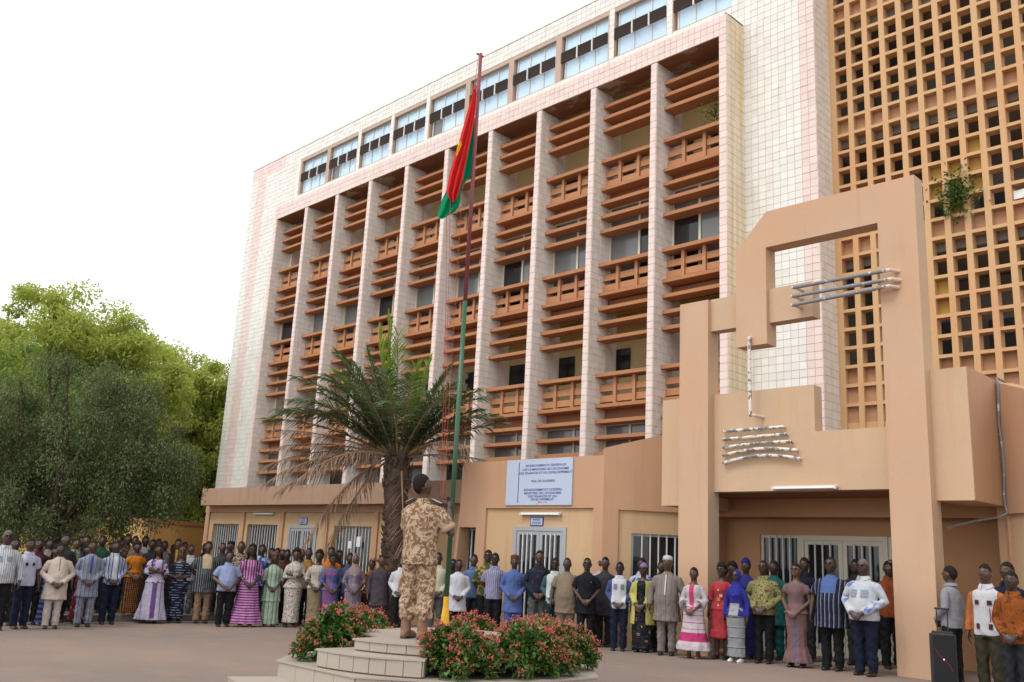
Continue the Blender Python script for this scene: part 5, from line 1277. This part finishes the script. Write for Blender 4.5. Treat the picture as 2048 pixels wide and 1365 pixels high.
front(366, 1096, 1249, 'w', 'phone', ('blouseH', fab('dash', 17, (.015, .022, .05), (.42, .48, .56))), ('straight', fab('dash', 17, (.015, .022, .05), (.42, .48, .56))), 'woman holding a phone in a dark navy dress with white dashes', hair='long_auburn', gl=True, sk=3)
front(424, 1083, 1250, 's', 'behind', ('smock', fab('panel', (.2, .2, .2), (.58, .44, .28), .10, (1.18, 1.5), (22, ((0, (.035, .04, .05)), (.45, (.30, .31, .32)), (.7, (.06, .065, .08)))))), TR(S_(.42, .28, .165)), 'man in black and grey striped smock with beige yoke', xf=414)
front(461, 1103, 1257, 's', 'clasp', ('shirtS', S_(.34, .40, .62)), TR(blk), 'short man in pale blue short sleeved shirt and black trousers', hair='bald')
pk = fab('hs', 18, ((0, (.22, .03, .20)), (.5, (.66, .34, .58))))
front(512, 1089, 1257, 'w', 'clasp', ('blouseH', fab('vs', 18, ((0, (.22, .03, .20)), (.5, (.66, .34, .58))))), ('flare', pk), 'woman in magenta and pink striped long dress', hair='braid', gl=True, shoe='tanshoe', xf=501)
gn = fab('vs', 5, ((0, (.36, .50, .43)), (.2, (.24, .28, .10)), (.34, (.42, .56, .48)), (.66, (.27, .31, .12)), (.8, (.40, .54, .46))))
front(554, 1106, 1257, 'w', 'clasp', ('tunicH', gn), ('long', gn), 'woman in pale green kaftan with olive bands', hair='long_auburn', xf=549)
fl = fab('vor', 13, ((0, (.42, .02, .03)), (.20, (.68, .62, .55)), (.62, (.05, .04, .04)), (.68, (.68, .62, .55))))
front(597, 1098, 1258, 'w', 'cross', ('blouseL', fl), ('straight', fl), 'woman in white dress printed with red flowers, arms folded', hair='afro', sk=1, xf=592)
front(640, 1101, ('d', 22.2), 'w', 'clasp', ('blouseH', fab('vs', 16, ((0, (.55, .50, .44)), (.6, (.20, .17, .14)), (.7, (.60, .55, .48))))), ('straight', S_(.30, .235, .14)), 'woman in striped blouse and plain beige skirt', hair='afro')
lf = fab('vor', 8, ((0, (.46, .035, .10)), (.22, (.09, .12, .33)), (.33, (.50, .07, .13)), (.42, (.10, .14, .36))))
front(668, 1108, ('d', 22.0), 'w', 'clasp', ('blouseH', lf), ('straight', lf), 'woman in blue two piece with red leaf print', hair='afro', gl=True)
mv = fab('panel', (.245, .20, .27), (.34, .26, .31), .05, (1.0, 1.4)); 
front(713, 1107, ('d', 21.7), 'w', 'clasp', ('blouseH', mv), ('long', fab('vs', 20, ((0, (.25, .205, .27)), (.8, (.16, .15, .24))))), 'woman in mauve headscarf and long mauve dress', hair=None, head=('hijab', S_(.34, .25, .24)))
gm = S_(.075, .06, .07); front(765, 1110, ('d', 21.2), 'm', 'down', ('tunicL', gm), TR(gm), 'man in charcoal tunic in front of the palm trunk')
front(806, 1112, ('d', 21.0), 'm', 'clasp', ('shirtL', S_(.68, .68, .73)), TR(blk), 'man in white shirt mostly hidden behind the soldier')
front(878, 1105, ('d', 20.4), 'm', 'clasp', ('shirtL', fab('noise', 8, ((0, (.56, .52, .33)), (.5, (.66, .62, .45))), 1)), TR(gry), 'man in pale yellow shirt and grey trousers beside the flagpole', gl=True)
front(919, 1119, ('d', 20.1), 'm', 'clasp', ('tunicL', S_(.66, .67, .73)), TR(blk), 'man in long white tunic shirt just right of the flagpole', hair='bald')
front(991, 1106, ('d', 19.7), 'm', 'behind', ('shirtS', fab('vs', 24, ((0, (.23, .22, .38)), (.7, (.50, .49, .62))))), TR(blk), 'man in lavender striped shirt with beard and spectacles', gl=True)
bl = S_(.105, .165, .42); front(1030, 1110, ('d', 19.4), 'm', 'clasp', ('tunicL', bl), TR(S_(.09, .135, .38)), 'man in blue tunic and trousers wearing a brown fez', head=('fez', S_(.14, .055, .03)))
front(1080, 1101, ('d', 19.3), 'm', 'clasp', ('shirtL', fab('noise', 14, ((0, (.018, .024, .045)), (.6, (.10, .045, .04)), (.68, (.03, .05, .08))))), TR(gry), 'tall man in dark patterned shirt before the grey double door')
front(1111, 1116, ('d', 18.95), 'm', 'clasp', ('shirtL', fab('panel', (.05, .12, .14), (.62, .66, .64), .17, (.7, 1.5))), TR(S_(.018, .045, .06)), 'man in white front vest with dark teal patterned sleeves', gl=True)
kh = S_(.28, .215, .15); front(1135, 1116, ('d', 18.75), 's', 'down', ('tunicS', kh), TR(kh), 'man in taupe short suit standing next to the man in black', hair='bald')
front(1175, 1116, 1299, 'm', 'clasp', ('tunicS', S_(.014, .015, .02)), TR(S_(.013, .014, .018)), 'man in all black short sleeved tunic with clasped hands', hair='bald', gl=True)
front(1240, 1124, 1305, 'm', 'clasp', ('shirtL', fab('panel', (.07, .10, .26), (.68, .69, .74), .15, (.7, 1.5))), TR(nvy), 'man in white shirt with blue side panels and violet glasses', gl=True)
fd = fab('vor', 7.5, ((0, (.34, .03, .08)), (.22, (.55, .30, .22)), (.28, (.015, .012, .015)), (.52, (.05, .10, .11)), (.57, (.015, .012, .015))))
yl = S_(.60, .56, .16); front(1287, 1126, 1308, 'w', 'clasp', ('blouseH', fd), ('long', fd), 'woman in purple headwrap and yellow cardigan over a black floral dress', hair=None, head=('wrap', S_(.30, .17, .36)), gl=True)
rb = fab('vs', 11, ((0, (.24, .23, .21)), (.18, (.05, .10, .09)), (.26, (.34, .28, .24)), (.42, (.22, .045, .05)), (.5, (.40, .36, .33)), (.62, (.13, .15, .14)), (.72, (.30, .26, .22)), (.88, (.20, .06, .06)), (.93, (.36, .32, .28))))
front(1335, 1111, 1314, 's', 'down', ('tunicL', rb), TR(rb), 'man in earth tone striped robe and white embroidered cap', head=('kufi', S_(.66, .62, .64)), hair='short_grey')
pd = fab('band', ((0, (.62, .12, .14)), (.14, (.66, .58, .62)), (.33, (.60, .05, .20)), (.50, (.68, .60, .64)), (.56, (.62, .10, .26)), (.575, (.68, .60, .64)), (.68, (.62, .10, .26)), (.70, (.68, .60, .64)), (.82, (.6, .1, .26)), (.84, (.68, .6, .64)), (.98, (.6, .1, .26)), (1.0, (.68, .6, .64))))
front(1391, 1135, 1320, 'w', 'clasp', ('blouseB', fab('panel', (.67, .59, .63), (.60, .07, .18), .05, (.8, 1.5))), ('midi', pd), 'short woman in pink and white tiered dress with wide sleeves', hair='short', shoe='tanshoe', xf=1384, turn=-8)
rd = fab('vor', 5, ((0, (.60, .44, .36)), (.10, (.52, .055, .07)))); front(1443, 1127, 1322, 'w', 'down', ('blouseH', rd), ('knee', rd), 'woman in coral red knee length dress with white motifs', hair='afro', gl=True)
gw = fab('hs', 5.2, ((0, (.34, .35, .36)), (.80, (.03, .03, .10)), (.88, (.6, .6, .62)), (.93, (.34, .35, .36))))
front(1471, 1138, 1328, 'w', 'down', ('blouseL', fab('panel', (.035, .035, .30), (.42, .43, .45), .10, (.8, 1.12))), ('straight', gw), 'woman in cobalt blue headscarf and grey skirt', hair=None, head=('hijab', S_(.035, .04, .34)), shoe='whiteshoe', gl=True, xf=1473)
pr = fab('vor', 24, ((0, (.05, .09, .03)), (.22, (.42, .38, .12)), (.42, (.10, .17, .06)), (.55, (.48, .42, .22)), (.66, (.14, .05, .03))))
front(1526, 1121, 1330, 's', 'clasp', ('shirtL', pr), TR(blk), 'man in green and yellow leafy print shirt', hair='bald', gl=True)
br = fab('vs', 4.2, ((0, (.235, .13, .125)), (.42, (.10, .14, .34)), (.55, (.25, .14, .135)))); front(1589, 1126, 1338, 'w', 'clasp', ('blouseS', fab('vs', 9, ((0, (.235, .135, .125)), (.8, (.12, .15, .32)), (.9, (.24, .135, .125))))), ('mermaid', br), 'woman in dusty brown fishtail dress with a blue stripe', gl=True, hair='short', sk=3, xf=1593)
sm = fab('panel', (.3, .3, .3), (.10, .16, .40), .12, (1.2, 1.5), (15, ((0, (.015, .017, .03)), (.45, (.46, .47, .52)), (.55, (.05, .07, .18)), (.8, (.015, .017, .03)))))
front(1660, 1114, 1344, 's', 'down', ('smock', sm), TR(blk), 'man in navy and white striped smock with blue yoke', hair='bald', gl=True)
td = fab('noise', 5.5, ((0, (.10, .18, .46)), (.40, (.60, .66, .74)), (.56, (.70, .72, .74)), (.66, (.16, .24, .52))), 1)
front(1725, 1118, 1354, 's', 'clasp', ('shirtL', td), TR(nvy), 'man in blue and white tie dyed shirt nearest the right pylon', hair='short_grey', gl=True)
front(1777, 1122, ('d', 17.2), 'm', 'armup', ('shirtS', fab('noise', 9, ((0, (.03, .02, .02)), (.5, (.30, .07, .02))), 1)), TR(blk), 'person raising an arm, half hidden by the right pylon', turn=30)
front(1897, 1132, ('d', 15.6), 'm', 'clasp', ('shirtL', S_(.33, .34, .38)), TR(blk), 'man in plain grey shirt turned away behind the loudspeaker', turn=-95)
front(1968, 1128, ('d', 13.9), 'm', 'down', ('shirtL', fab('panel', (.50, .17, .06), (.70, .70, .74), .165, (.7, 1.55))), TR(S_(.055, .05, .032)), 'man in white shirt with orange tie dyed sleeves and olive trousers', turn=14)
front(2021, 1142, ('d', 13.2), 'm', 'clasp', ('shirtL', fab('noise', 13, ((0, (.10, .02, .012)), (.5, (.36, .10, .015)), (.62, (.16, .04, .02))), 1)), TR(drk), 'man in rust orange batik shirt at the right edge', turn=14)
front(2012, 1124, ('d', 15.0), 'm', 'down', ('shirtL', nvy), TR(nvy), 'man in navy standing behind the rust orange shirt', eyes=True)
# ---------------- behind the front row
FDX = [14, 122, 228, 277, 414, 461, 592, 713, 765, 878, 991, 1080, 1175, 1240, 1335]; FDD = [20.6, 21.1, 22.5, 23.25, 23.3, 22.5, 22.65, 21.7, 21.2, 20.4, 19.7, 19.3, 18.6, 18.1, 17.5]
def back(x, y, d, c, label, b='m', hair='short', bot=None, **k):
    f = c if not isinstance(c, tuple) else S_(*c)
    if x < 720: d = np.interp(x, FDX, FDD)+.75+(d-22.0)*.85
    elif x < 1330: d = np.interp(x, FDX, FDD)+(1.1 if x == 1204 else .75)
    person(x, y, ('d', d), b, k.pop('pose', 'down'), (k.pop('typ', 'shirtL'), f), TR(bot or drk), label, hair=hair, group=BR, **k)
W2 = (.6, .6, .62)
back(34, 1076, 22.4, (.18, .18, .20), 'man half hidden behind the pinstriped shirt and sunglasses')
back(82, 1077, 22.6, (.10, .02, .035), 'person in maroon behind the lilac shirt man')
back(103, 1078, 24.6, (.25, .25, .24), 'man in grey far back under the dark tree')
person(115, 1091, ('d', 21.9), 'w', 'down', ('blouseH', S_(.02, .025, .07)), ('long', fab('hs', 9, ((0, (.02, .03, .12)), (.6, (.10, .13, .30))))), 'woman in dark blue behind the cream tunic', hair='long', group=BR)
back(135, 1067, 22.8, (.055, .055, .06), 'tall man in dark grey rising behind the cream tunic man')
back(156, 1077, 23.4, fab('vor', 12, ((0, (.05, .10, .30)), (.3, (.45, .45, .10)), (.5, (.06, .12, .16)))), 'man in blue and yellow print between cream tunic and striped tunic')
back(165, 1073, 24.2, (.10, .10, .12), 'man in the rear under the hanging branches')
back(175, 1071, 23.2, (.04, .04, .05), 'man with close cropped hair left of the striped tunic')
person(179, 1088, ('d', 22.5), 'w', 'down', ('blouseH', S_(.03, .03, .06)), ('long', fab('vor', 10, ((0, (.45, .30, .28)), (.22, (.22, .015, .02)), (.6, (.14, .02, .03))))), 'woman in red and white tie dyed skirt behind the striped tunic', hair='long', group=BR)
back(207, 1071, 22.9, (.025, .085, .05), 'man in green waistcoat just right of the striped tunic')
back(227, 1085, 22.8, (.08, .06, .05), 'short man peeping left of the striped blazer')
back(247, 1077, 23.8, (.5, .5, .52), 'man in white directly behind the striped blazer')
back(258, 1068, 22.8, fab('vor', 14, ((0, (.30, .18, .08)), (.3, (.06, .04, .03)))), 'tallest man behind the blazer in brown print')
back(272, 1072, 22.5, (.22, .17, .12), 'man behind the orange dress in tan')
back(293, 1072, 22.7, W2, 'man in white shirt right of the orange dress')
back(307, 1079, 22.4, (.03, .03, .04), 'man in black left of the braided woman')
back(319, 1078, 23.2, (.20, .20, .21), 'bald man in grey directly behind the braided woman', hair='bald')
back(331, 1082, 22.6, (.16, .16, .17), 'man in grey right of the braided woman')
back(348, 1089, 23.6, (.3, .28, .26), 'small figure far back left of the navy dress')
back(358, 1078, 22.6, fab('panel', (.06, .015, .02), (.5, .42, .05), .05, (1.1, 1.6)), 'man in dark red and yellow behind the navy dress', sk=3)
back(371, 1084, 22.9, (.04, .22, .10), 'man with green shoulder behind the navy dress')
back(384, 1090, 22.3, W2, 'man in white with grey trousers between navy dress and striped smock', bot=S_(.20, .20, .21), hair='bald')
back(412, 1087, 23.6, (.03, .03, .035), 'man hidden behind the head of the striped smock man')
back(447, 1086, 22.8, (.07, .075, .085), 'man in slate tunic left of the pale blue shirt', hair='bald')
back(463, 1082, 23.4, (.05, .05, .05), 'person with a dark cap above the pale blue shirt', head=('kufi', S_(.02, .02, .025)))
back(484, 1083, 22.6, fab('vor', 11, ((0, (.02, .02, .02)), (.25, (.42, .38, .33)), (.5, (.20, .12, .04)))), 'man in black and cream print between pale blue shirt and magenta stripes', hair='bald')
back(501, 1096, 23.4, (.05, .05, .06), 'person hidden behind the magenta striped dress')
back(526, 1089, 22.5, fab('noise', 12, ((0, (.05, .10, .38)), (.52, (.55, .58, .66)))), 'man in blue and white print right of the magenta dress')
back(545, 1096, 22.9, (.06, .10, .3), 'man in blue left of the green kaftan head')
back(556, 1096, 23.3, (.10, .08, .07), 'man right behind the green kaftan head')
back(567, 1099, 22.9, (.12, .10, .10), 'man in the rear right of the green kaftan', hair='bald')
back(576, 1099, 22.2, fab('vor', 16, ((0, (.16, .02, .02)), (.4, (.05, .015, .02)))), 'man in dark red patterned shirt between green kaftan and floral dress')
back(604, 1097, 22.8, (.1, .1, .1), 'person behind the red flowered dress')
back(619, 1096, 22.3, fab('panel', (.30, .20, .14), (.60, .28, .04), .06, (1.25, 1.6)), 'bearded man with orange collar right of the flowered dress', hair='bald')
back(664, 1094, 21.9, fab('noise', 8, ((0, (.70, .12, .02)), (.5, (.75, .20, .04))), 1), 'man in bright orange shirt behind the blue and red leaf print')
back(680, 1100, 22.3, (.05, .05, .05), 'man in dark clothes left of the mauve headscarf')
back(701, 1106, 21.5, (.07, .10, .20), 'man in denim blue behind the mauve headscarf')
person(745, 1118, ('d', 22.0), 'w', 'armup', ('blouseH', fab('vor', 9, ((0, (.55, .16, .02)), (.3, (.06, .03, .02)), (.45, (.5, .2, .03))))), ('long', fab('vor', 9, ((0, (.55, .16, .02)), (.3, (.06, .03, .02))))), 'woman in orange print left of the charcoal tunic', hair='short', group=BR)
back(907, 1118, 20.1, (.03, .03, .04), 'person with spectacles peeping left of the white tunic', gl=True)
back(949, 1109, 20.2, (.13, .20, .38), 'man in mid blue shirt right of the white tunic')
back(977, 1100, 20.1, fab('vor', 15, ((0, (.58, .13, .02)), (.26, (.60, .36, .05)), (.44, (.06, .12, .06)))), 'man in orange and yellow floral shirt with folded arms', pose='cross', gl=True)
back(1211, 1114, 18.75, (.055, .052, .062), 'bearded man in dark grey tunic right of the man in black', typ='tunicL', pose='behind')
back(1204, 1114, 19.05, W2, 'man mostly hidden behind the bearded grey tunic')
back(1284, 1116, 18.6, fab('noise', 11, ((0, (.08, .13, .42)), (.5, (.60, .62, .68)))), 'man in blue and white print above the purple headwrap')
back(1324, 1121, 18.6, (.05, .05, .06), 'man behind the white embroidered cap')
back(1464, 1125, 18.0, (.06, .02, .02), 'woman in the porch between red dress and blue headscarf', b='w', hair='afro')
person(1491, 1116, ('d', 17.6), 'w', 'down', ('blouseL', S_(.03, .035, .22)), ('long', S_(.02, .024, .12)), 'woman in royal blue with matching blue cap in the porch', hair=None, head=('turban', S_(.015, .02, .16)), group=BR)
back(1547, 1121, 17.7, (.015, .12, .12), 'man in teal robe behind the leafy print shirt', typ='tunicL', bot=S_(.012, .09, .09))
back(1608, 1115, 17.6, (.012, .014, .03), 'man in dark navy in the porch behind the fishtail dress')
back(1711, 1118, 17.4, (.03, .03, .035), 'man in the porch behind the tie dyed shirt')

# ================================================================ sewn-on details
DET = {'man in white pinstriped': ('s', [('pocket', -.085, 1.26, .085, .09, (.30, .33, .40)), ('pocket', .085, 1.26, .085, .09, (.30, .33, .40))]),
       'man in short sleeved lilac': ('m', [('pocket', -.07, 1.26, .05, .055, (.02, .02, .03)), ('pocket', .07, 1.26, .05, .055, (.02, .02, .03))]),
       'man in white shirt with blue side': ('m', [('pocket', -.075, 1.27, .075, .10, (.24, .26, .36)), ('pocket', .075, 1.27, .075, .10, (.24, .26, .36))]),
       'man in white shirt with orange': ('m', [('pocket', -.085, 1.26, .06, .06, (.10, .03, .03)), ('pocket', .085, 1.26, .06, .06, (.10, .03, .03)), ('pocket', -.085, .95, .05, .07, (.10, .03, .03)), ('pocket', .085, .95, .05, .07, (.10, .03, .03)), ('trim', .085, 1.1, .012, .18, (.35, .05, .03))]),
       'man in blue and white tie dyed': ('s', [('pocket', -.085, 1.24, .10, .11, (.34, .38, .50)), ('pocket', .085, 1.24, .10, .11, (.34, .38, .50))]),
       'man in white front vest': ('m', [('trim', 0, 1.15, .014, .52, (.03, .05, .06)), ('pocket', .085, 1.12, .06, .16, (.02, .03, .04))]),
       'man in blue tunic and trousers wearing': ('m', [('trim', 0, 1.27, .012, .26, (.06, .09, .27)), ('pocket', .085, 1.22, .08, .11, (.08, .13, .34))]),
       'man in earth tone': ('s', [('trim', 0, 1.25, .022, .36, (.72, .70, .70))]),
       'man in grey tunic and trousers with blue': ('m', [('trim', 0, 1.27, .045, .34, (.05, .09, .32))]),
       'woman in coral red': ('w', [('motif', 0, 1.10, .07, .07, (.55, .28, .05)), ('motif', .045, 1.17, .055, .055, (.7, .66, .6)), ('motif', 0, .99, .03, .03, (.7, .66, .6)), ('motif', 0, 1.27, .03, .03, (.7, .66, .6))]),
       'man in all black short': ('m', [('pen', .09, 1.29, .02, .008, (.6, .6, .6))])}
for o in list(bpy.data.objects):
    for key, (b_, L) in DET.items():
        if o.get('label', '').startswith(key):
            for nm, x, z, w, h, c in L: patch(o, nm, x, z, w, h, S_(*c), b_, .036)
# ================================================================ YELLOW CARDIGAN (open front) on the purple headwrap woman
for o in list(bpy.data.objects):
    if o.get('label', '').startswith('woman in purple headwrap'):
        mb = MB()
        for s in (-1, 1):
            sh, el, wr, hd, pn = [np.array(q, float) for q in pose_arm('clasp', s, 'w')]
            mb.tube([sh+(-s*.05, 0, .01), sh+(el-sh)*.3, el, el+(wr-el)*.5, wr-(wr-el)*.1], [.082, .084, .074, .066, .055], 14)
        V = []; zz = [.55, .75, .9, 1.05, 1.2, 1.32, 1.40, 1.45]; rr = [.26, .245, .235, .20, .195, .195, .175, .11]; n = 30
        for z, r in zip(zz, rr):
            for j in range(n):
                a = math.radians(-62+304*j/(n-1)); V.append((r*math.cos(a)*1.0, r*.82*math.sin(a), z))
        V2 = [(x*.93, y*.93, z) for x, y, z in V]; K = len(V); kz = len(zz)
        F = [(i*n+j, i*n+j+1, (i+1)*n+j+1, (i+1)*n+j) for i in range(kz-1) for j in range(n-1)]
        F += [tuple(K+q for q in f[::-1]) for f in F]
        F += [(i*n+j, K+i*n+j, K+i*n+j+1, i*n+j+1) for i in (0,) for j in range(n-1)]+[((kz-1)*n+j+1, K+(kz-1)*n+j+1, K+(kz-1)*n+j, (kz-1)*n+j) for j in range(n-1)]
        F += [((i+1)*n, K+(i+1)*n, K+i*n, i*n) for i in range(kz-1)]+[(i*n+n-1, K+i*n+n-1, K+(i+1)*n+n-1, (i+1)*n+n-1) for i in range(kz-1)]
        mb.add(V, []) if False else mb.add(V+V2, F)
        link('cardigan', remesh(mb, .012, 2, name='cardigan', wr=.004, seed=5), yl, o, world=False)

# ================================================================ SOLDIER
SP = np.array([-8.01, 6.61, .57]); SH = 1.73
camo = fab('camo'); yawh, angh = -.55, math.radians(-24)
me = make_body('m', 'hoist', .007, yawh, angh); me.materials.append(skin((.075, .04, .028), 'skin_soldier'))
so = bpy.data.objects.new('person', me); col.objects.link(so); so.location = SP; so.scale = (SH/1.75,)*3
tag(so, 'soldier in desert camouflage uniform on the platform hoisting the flag', 'person')
fa = math.atan2(PC[1]-SP[1], PC[0]-SP[0])-math.radians(4); so.rotation_euler = (0, 0, fa+math.pi/2)
mb = MB(); fx, fy, _ = BUILD['m']
R_ = [(.78, 0, .01, .21, .155), (.82, 0, .01, .212, .157), (.95, 0, .008, .20, .15), (1.08, 0, .005, .198, .15), (1.2, 0, .003, .21, .15), (1.32, 0, .0, .222, .142), (1.40, 0, .004, .205, .115), (1.445, 0, .012, .12, .09), (1.475, 0, .018, .076, .074), (1.50, 0, .024, .070, .07)]
mb.rings(R_, 36, lambda i, a: .012*math.sin(6*a+i))
for s in (-1, 1):
    sh, el, wr, hd, pn = [np.array(q, float) for q in pose_arm('hoist', s, 'm')]
    mb.tube([sh+(-s*.06, 0, .01), sh+(el-sh)*.2, sh+(el-sh)*.55, sh+(el-sh)*.74], [.075, .086, .088, .082], 16)
link('shirt', remesh(mb, .009, 2, name='shirt', wr=.0055, seed=2), camo, so, world=False)
for s in (-1, 1):
    sh, el, wr, hd, pn = [np.array(q, float) for q in pose_arm('hoist', s, 'm')]; d = (el-sh)
    mb = MB(); mb.tube([sh+d*.66, sh+d*.70, sh+d*.84, sh+d*.87], [.080, .092, .090, .078], 18); link('sleeve_cuff', mb.mesh('sleeve_cuff', True), S_(.52, .37, .26), so, world=False)
    # epaulette
    c = np.array([s*.155, .01, 1.468]); u = np.array([s*.86, -.12, -.36]); u /= np.linalg.norm(u); v = np.array([0, 1, 0]); w_ = np.cross(u, v)*s
    def slab(a0, a1, b0, b1, h0, h1):
        m = MB(); P8 = [c+u*a+v*b_+w_*h for h in (h0, h1) for a, b_ in ((a0, b0), (a1, b0), (a1, b1), (a0, b1))]; m.add(P8, [(0, 3, 2, 1), (4, 5, 6, 7), (0, 1, 5, 4), (1, 2, 6, 5), (2, 3, 7, 6), (3, 0, 4, 7)]); return m
    ep = link('epaulette', slab(-.055, .065, -.032, .032, -.01, .012), M['blackshoe'], so, world=False)
    link('piping', slab(.056, .062, -.029, .029, .0121, .015), M['whitepaint'], ep, world=False); link('piping', slab(-.05, .05, -.031, -.027, .0121, .015), M['whitepaint'], ep, world=False); link('piping', slab(-.05, .05, .027, .031, .0121, .015), M['whitepaint'], ep, world=False)
    link('emblem', slab(-.02, .012, -.013, .013, .0121, .016), M['alugrey'], ep, world=False)
mb = MB(); mb.rings([(.80, 0, 0, .175, .135), (.9, 0, 0, .185, .14), (1.0, 0, 0, .17, .13)], 24)
for s in (-1, 1):
    mb.tube([(s*.085, 0, .9), (s*.096, -.004, .70), (s*.10, -.008, .50), (s*.10, .008, .34), (s*.10, .012, .27), (s*.10, .012, .22), (s*.10, .012, .195)], [.118, .108, .096, .096, .104, .094, .07], 18)
    mb.tube([(s*.17, .02, .62), (s*.175, .02, .50)], [(.05, .06), (.05, .06)], 10, round_ends=True)
link('trousers', remesh(mb, .009, 2, name='trousers', wr=.007, seed=9), camo, so, world=False)
bt = plain('suede_boot', (.22, .125, .08), .85, 0, .2, .15, 20, 200, .3)
mb = MB(); mb.tube([(0, .012, .22), (0, .015, .14), (0, .015, .07)], [.056, .055, .056], 14); mb.tube([(0, .06, .045), (0, .0, .05), (.003, -.08, .045), (.006, -.16, .035), (.008, -.20, .03)], [(.040, .045), (.045, .05), (.048, .042), (.05, .034), (.04, .026)], 12, side=(1, 0, 0), round_ends=True); mb.rings([(.0, .004, -.07, .052, .155), (.028, .004, -.07, .052, .155)], 20)
BT = remesh(mb, .007, 2, name='boot', wr=.0015)
sole = MB(); sole.rings([(-.002, .004, -.07, .056, .162), (.022, .004, -.07, .056, .162)], 22); SOLE = sole.mesh('sole'); SOLE.materials.append(M['blackshoe'])
for s in (-1, 1):
    b_ = link('boot', BT, bt, so, (s*.10, .01, 0), world=False); link('sole', SOLE, None, b_, world=False)
hm = hairmesh('short', yawh, angh); link('hair', hm, M['hair'], so, world=False)

# ================================================================ LOUDSPEAKER
q = onZ(1893, 1395, 0); LS = root('trolley_loudspeaker', (q[0], q[1], 0), 'black wheeled loudspeaker with red light strip and pull handle by the pylon', 'loudspeaker')
d = math.hypot(q[0], q[1]); rz = math.radians(24); ca, sa = math.cos(rz), math.sin(rz)
T = frameT((q[0]-.155*ca, q[1]-.155*sa, 0), (ca, sa))
def loc(a, dd, z): return T(a, dd, z)
mb = MB(); xbox(mb, T, 0, .31, -.31, 0, .06, .80)
me = mb.mesh('cabinet'); bm = bmesh.new(); bm.from_mesh(me); bmesh.ops.bevel(bm, geom=bm.edges[:], offset=.035, segments=3, affect='EDGES'); bm.to_mesh(me); bm.free()
spk = plain('speaker_plastic', (.022, .023, .026), .55, 0, .4, .2, 20, 150, .3); link('cabinet', me, spk, LS)
mb = MB(); xbox(mb, T, .03, .28, .001, .008, .10, .76); gr = plain('speaker_grille', (.012, .012, .014), .7, 0, .3, .4, 300, 400, .9); link('grille', mb, gr, LS)
t = NT('red_led'); M['led'] = t.done(t.bsdf((.25, .006, .01), .4, Emission__Color=(1, .03, .04, 1), Emission__Strength=.03))
pts = [loc(.045+.21*s, .012, .60-.10*s-.18*(s+.10*math.sin(2*math.pi*s))) for s in np.linspace(0, 1, 16)]
mb = MB(); mb.tube(pts, .0035, 6); link('light_strip', mb, M['led'], LS)
mb = MB(); c = loc(.15, .014, .46); mb.ball(c, .009, 8, 6); t = NT('red_lamp'); M['lamp'] = t.done(t.bsdf((.9, .5, .5), .4, Emission__Color=(1, .45, .45, 1), Emission__Strength=1.2)); link('indicator_lamp', mb, M['lamp'], LS)
for a in (.10, .23): mb = MB(); mb.tube([loc(a, -.2, .79), loc(a, -.2, 1.08)], .009, 8); link('handle_rod', mb, spk, LS)
mb = MB(); mb.tube([loc(.085, -.2, 1.09), loc(.245, -.2, 1.09)], .013, 8, round_ends=True); link('handle_grip', mb, spk, LS)
for a in (.02, .29): mb = MB(); mb.tube([loc(a-.02, -.27, .06), loc(a+.02, -.27, .06)], .06, 16); link('wheel', mb, M['blackshoe'], LS)
for a in (.05, .26): mb = MB(); mb.tube([loc(a, -.05, 0), loc(a, -.05, .07)], .02, 8); link('foot', mb, M['blackshoe'], LS)
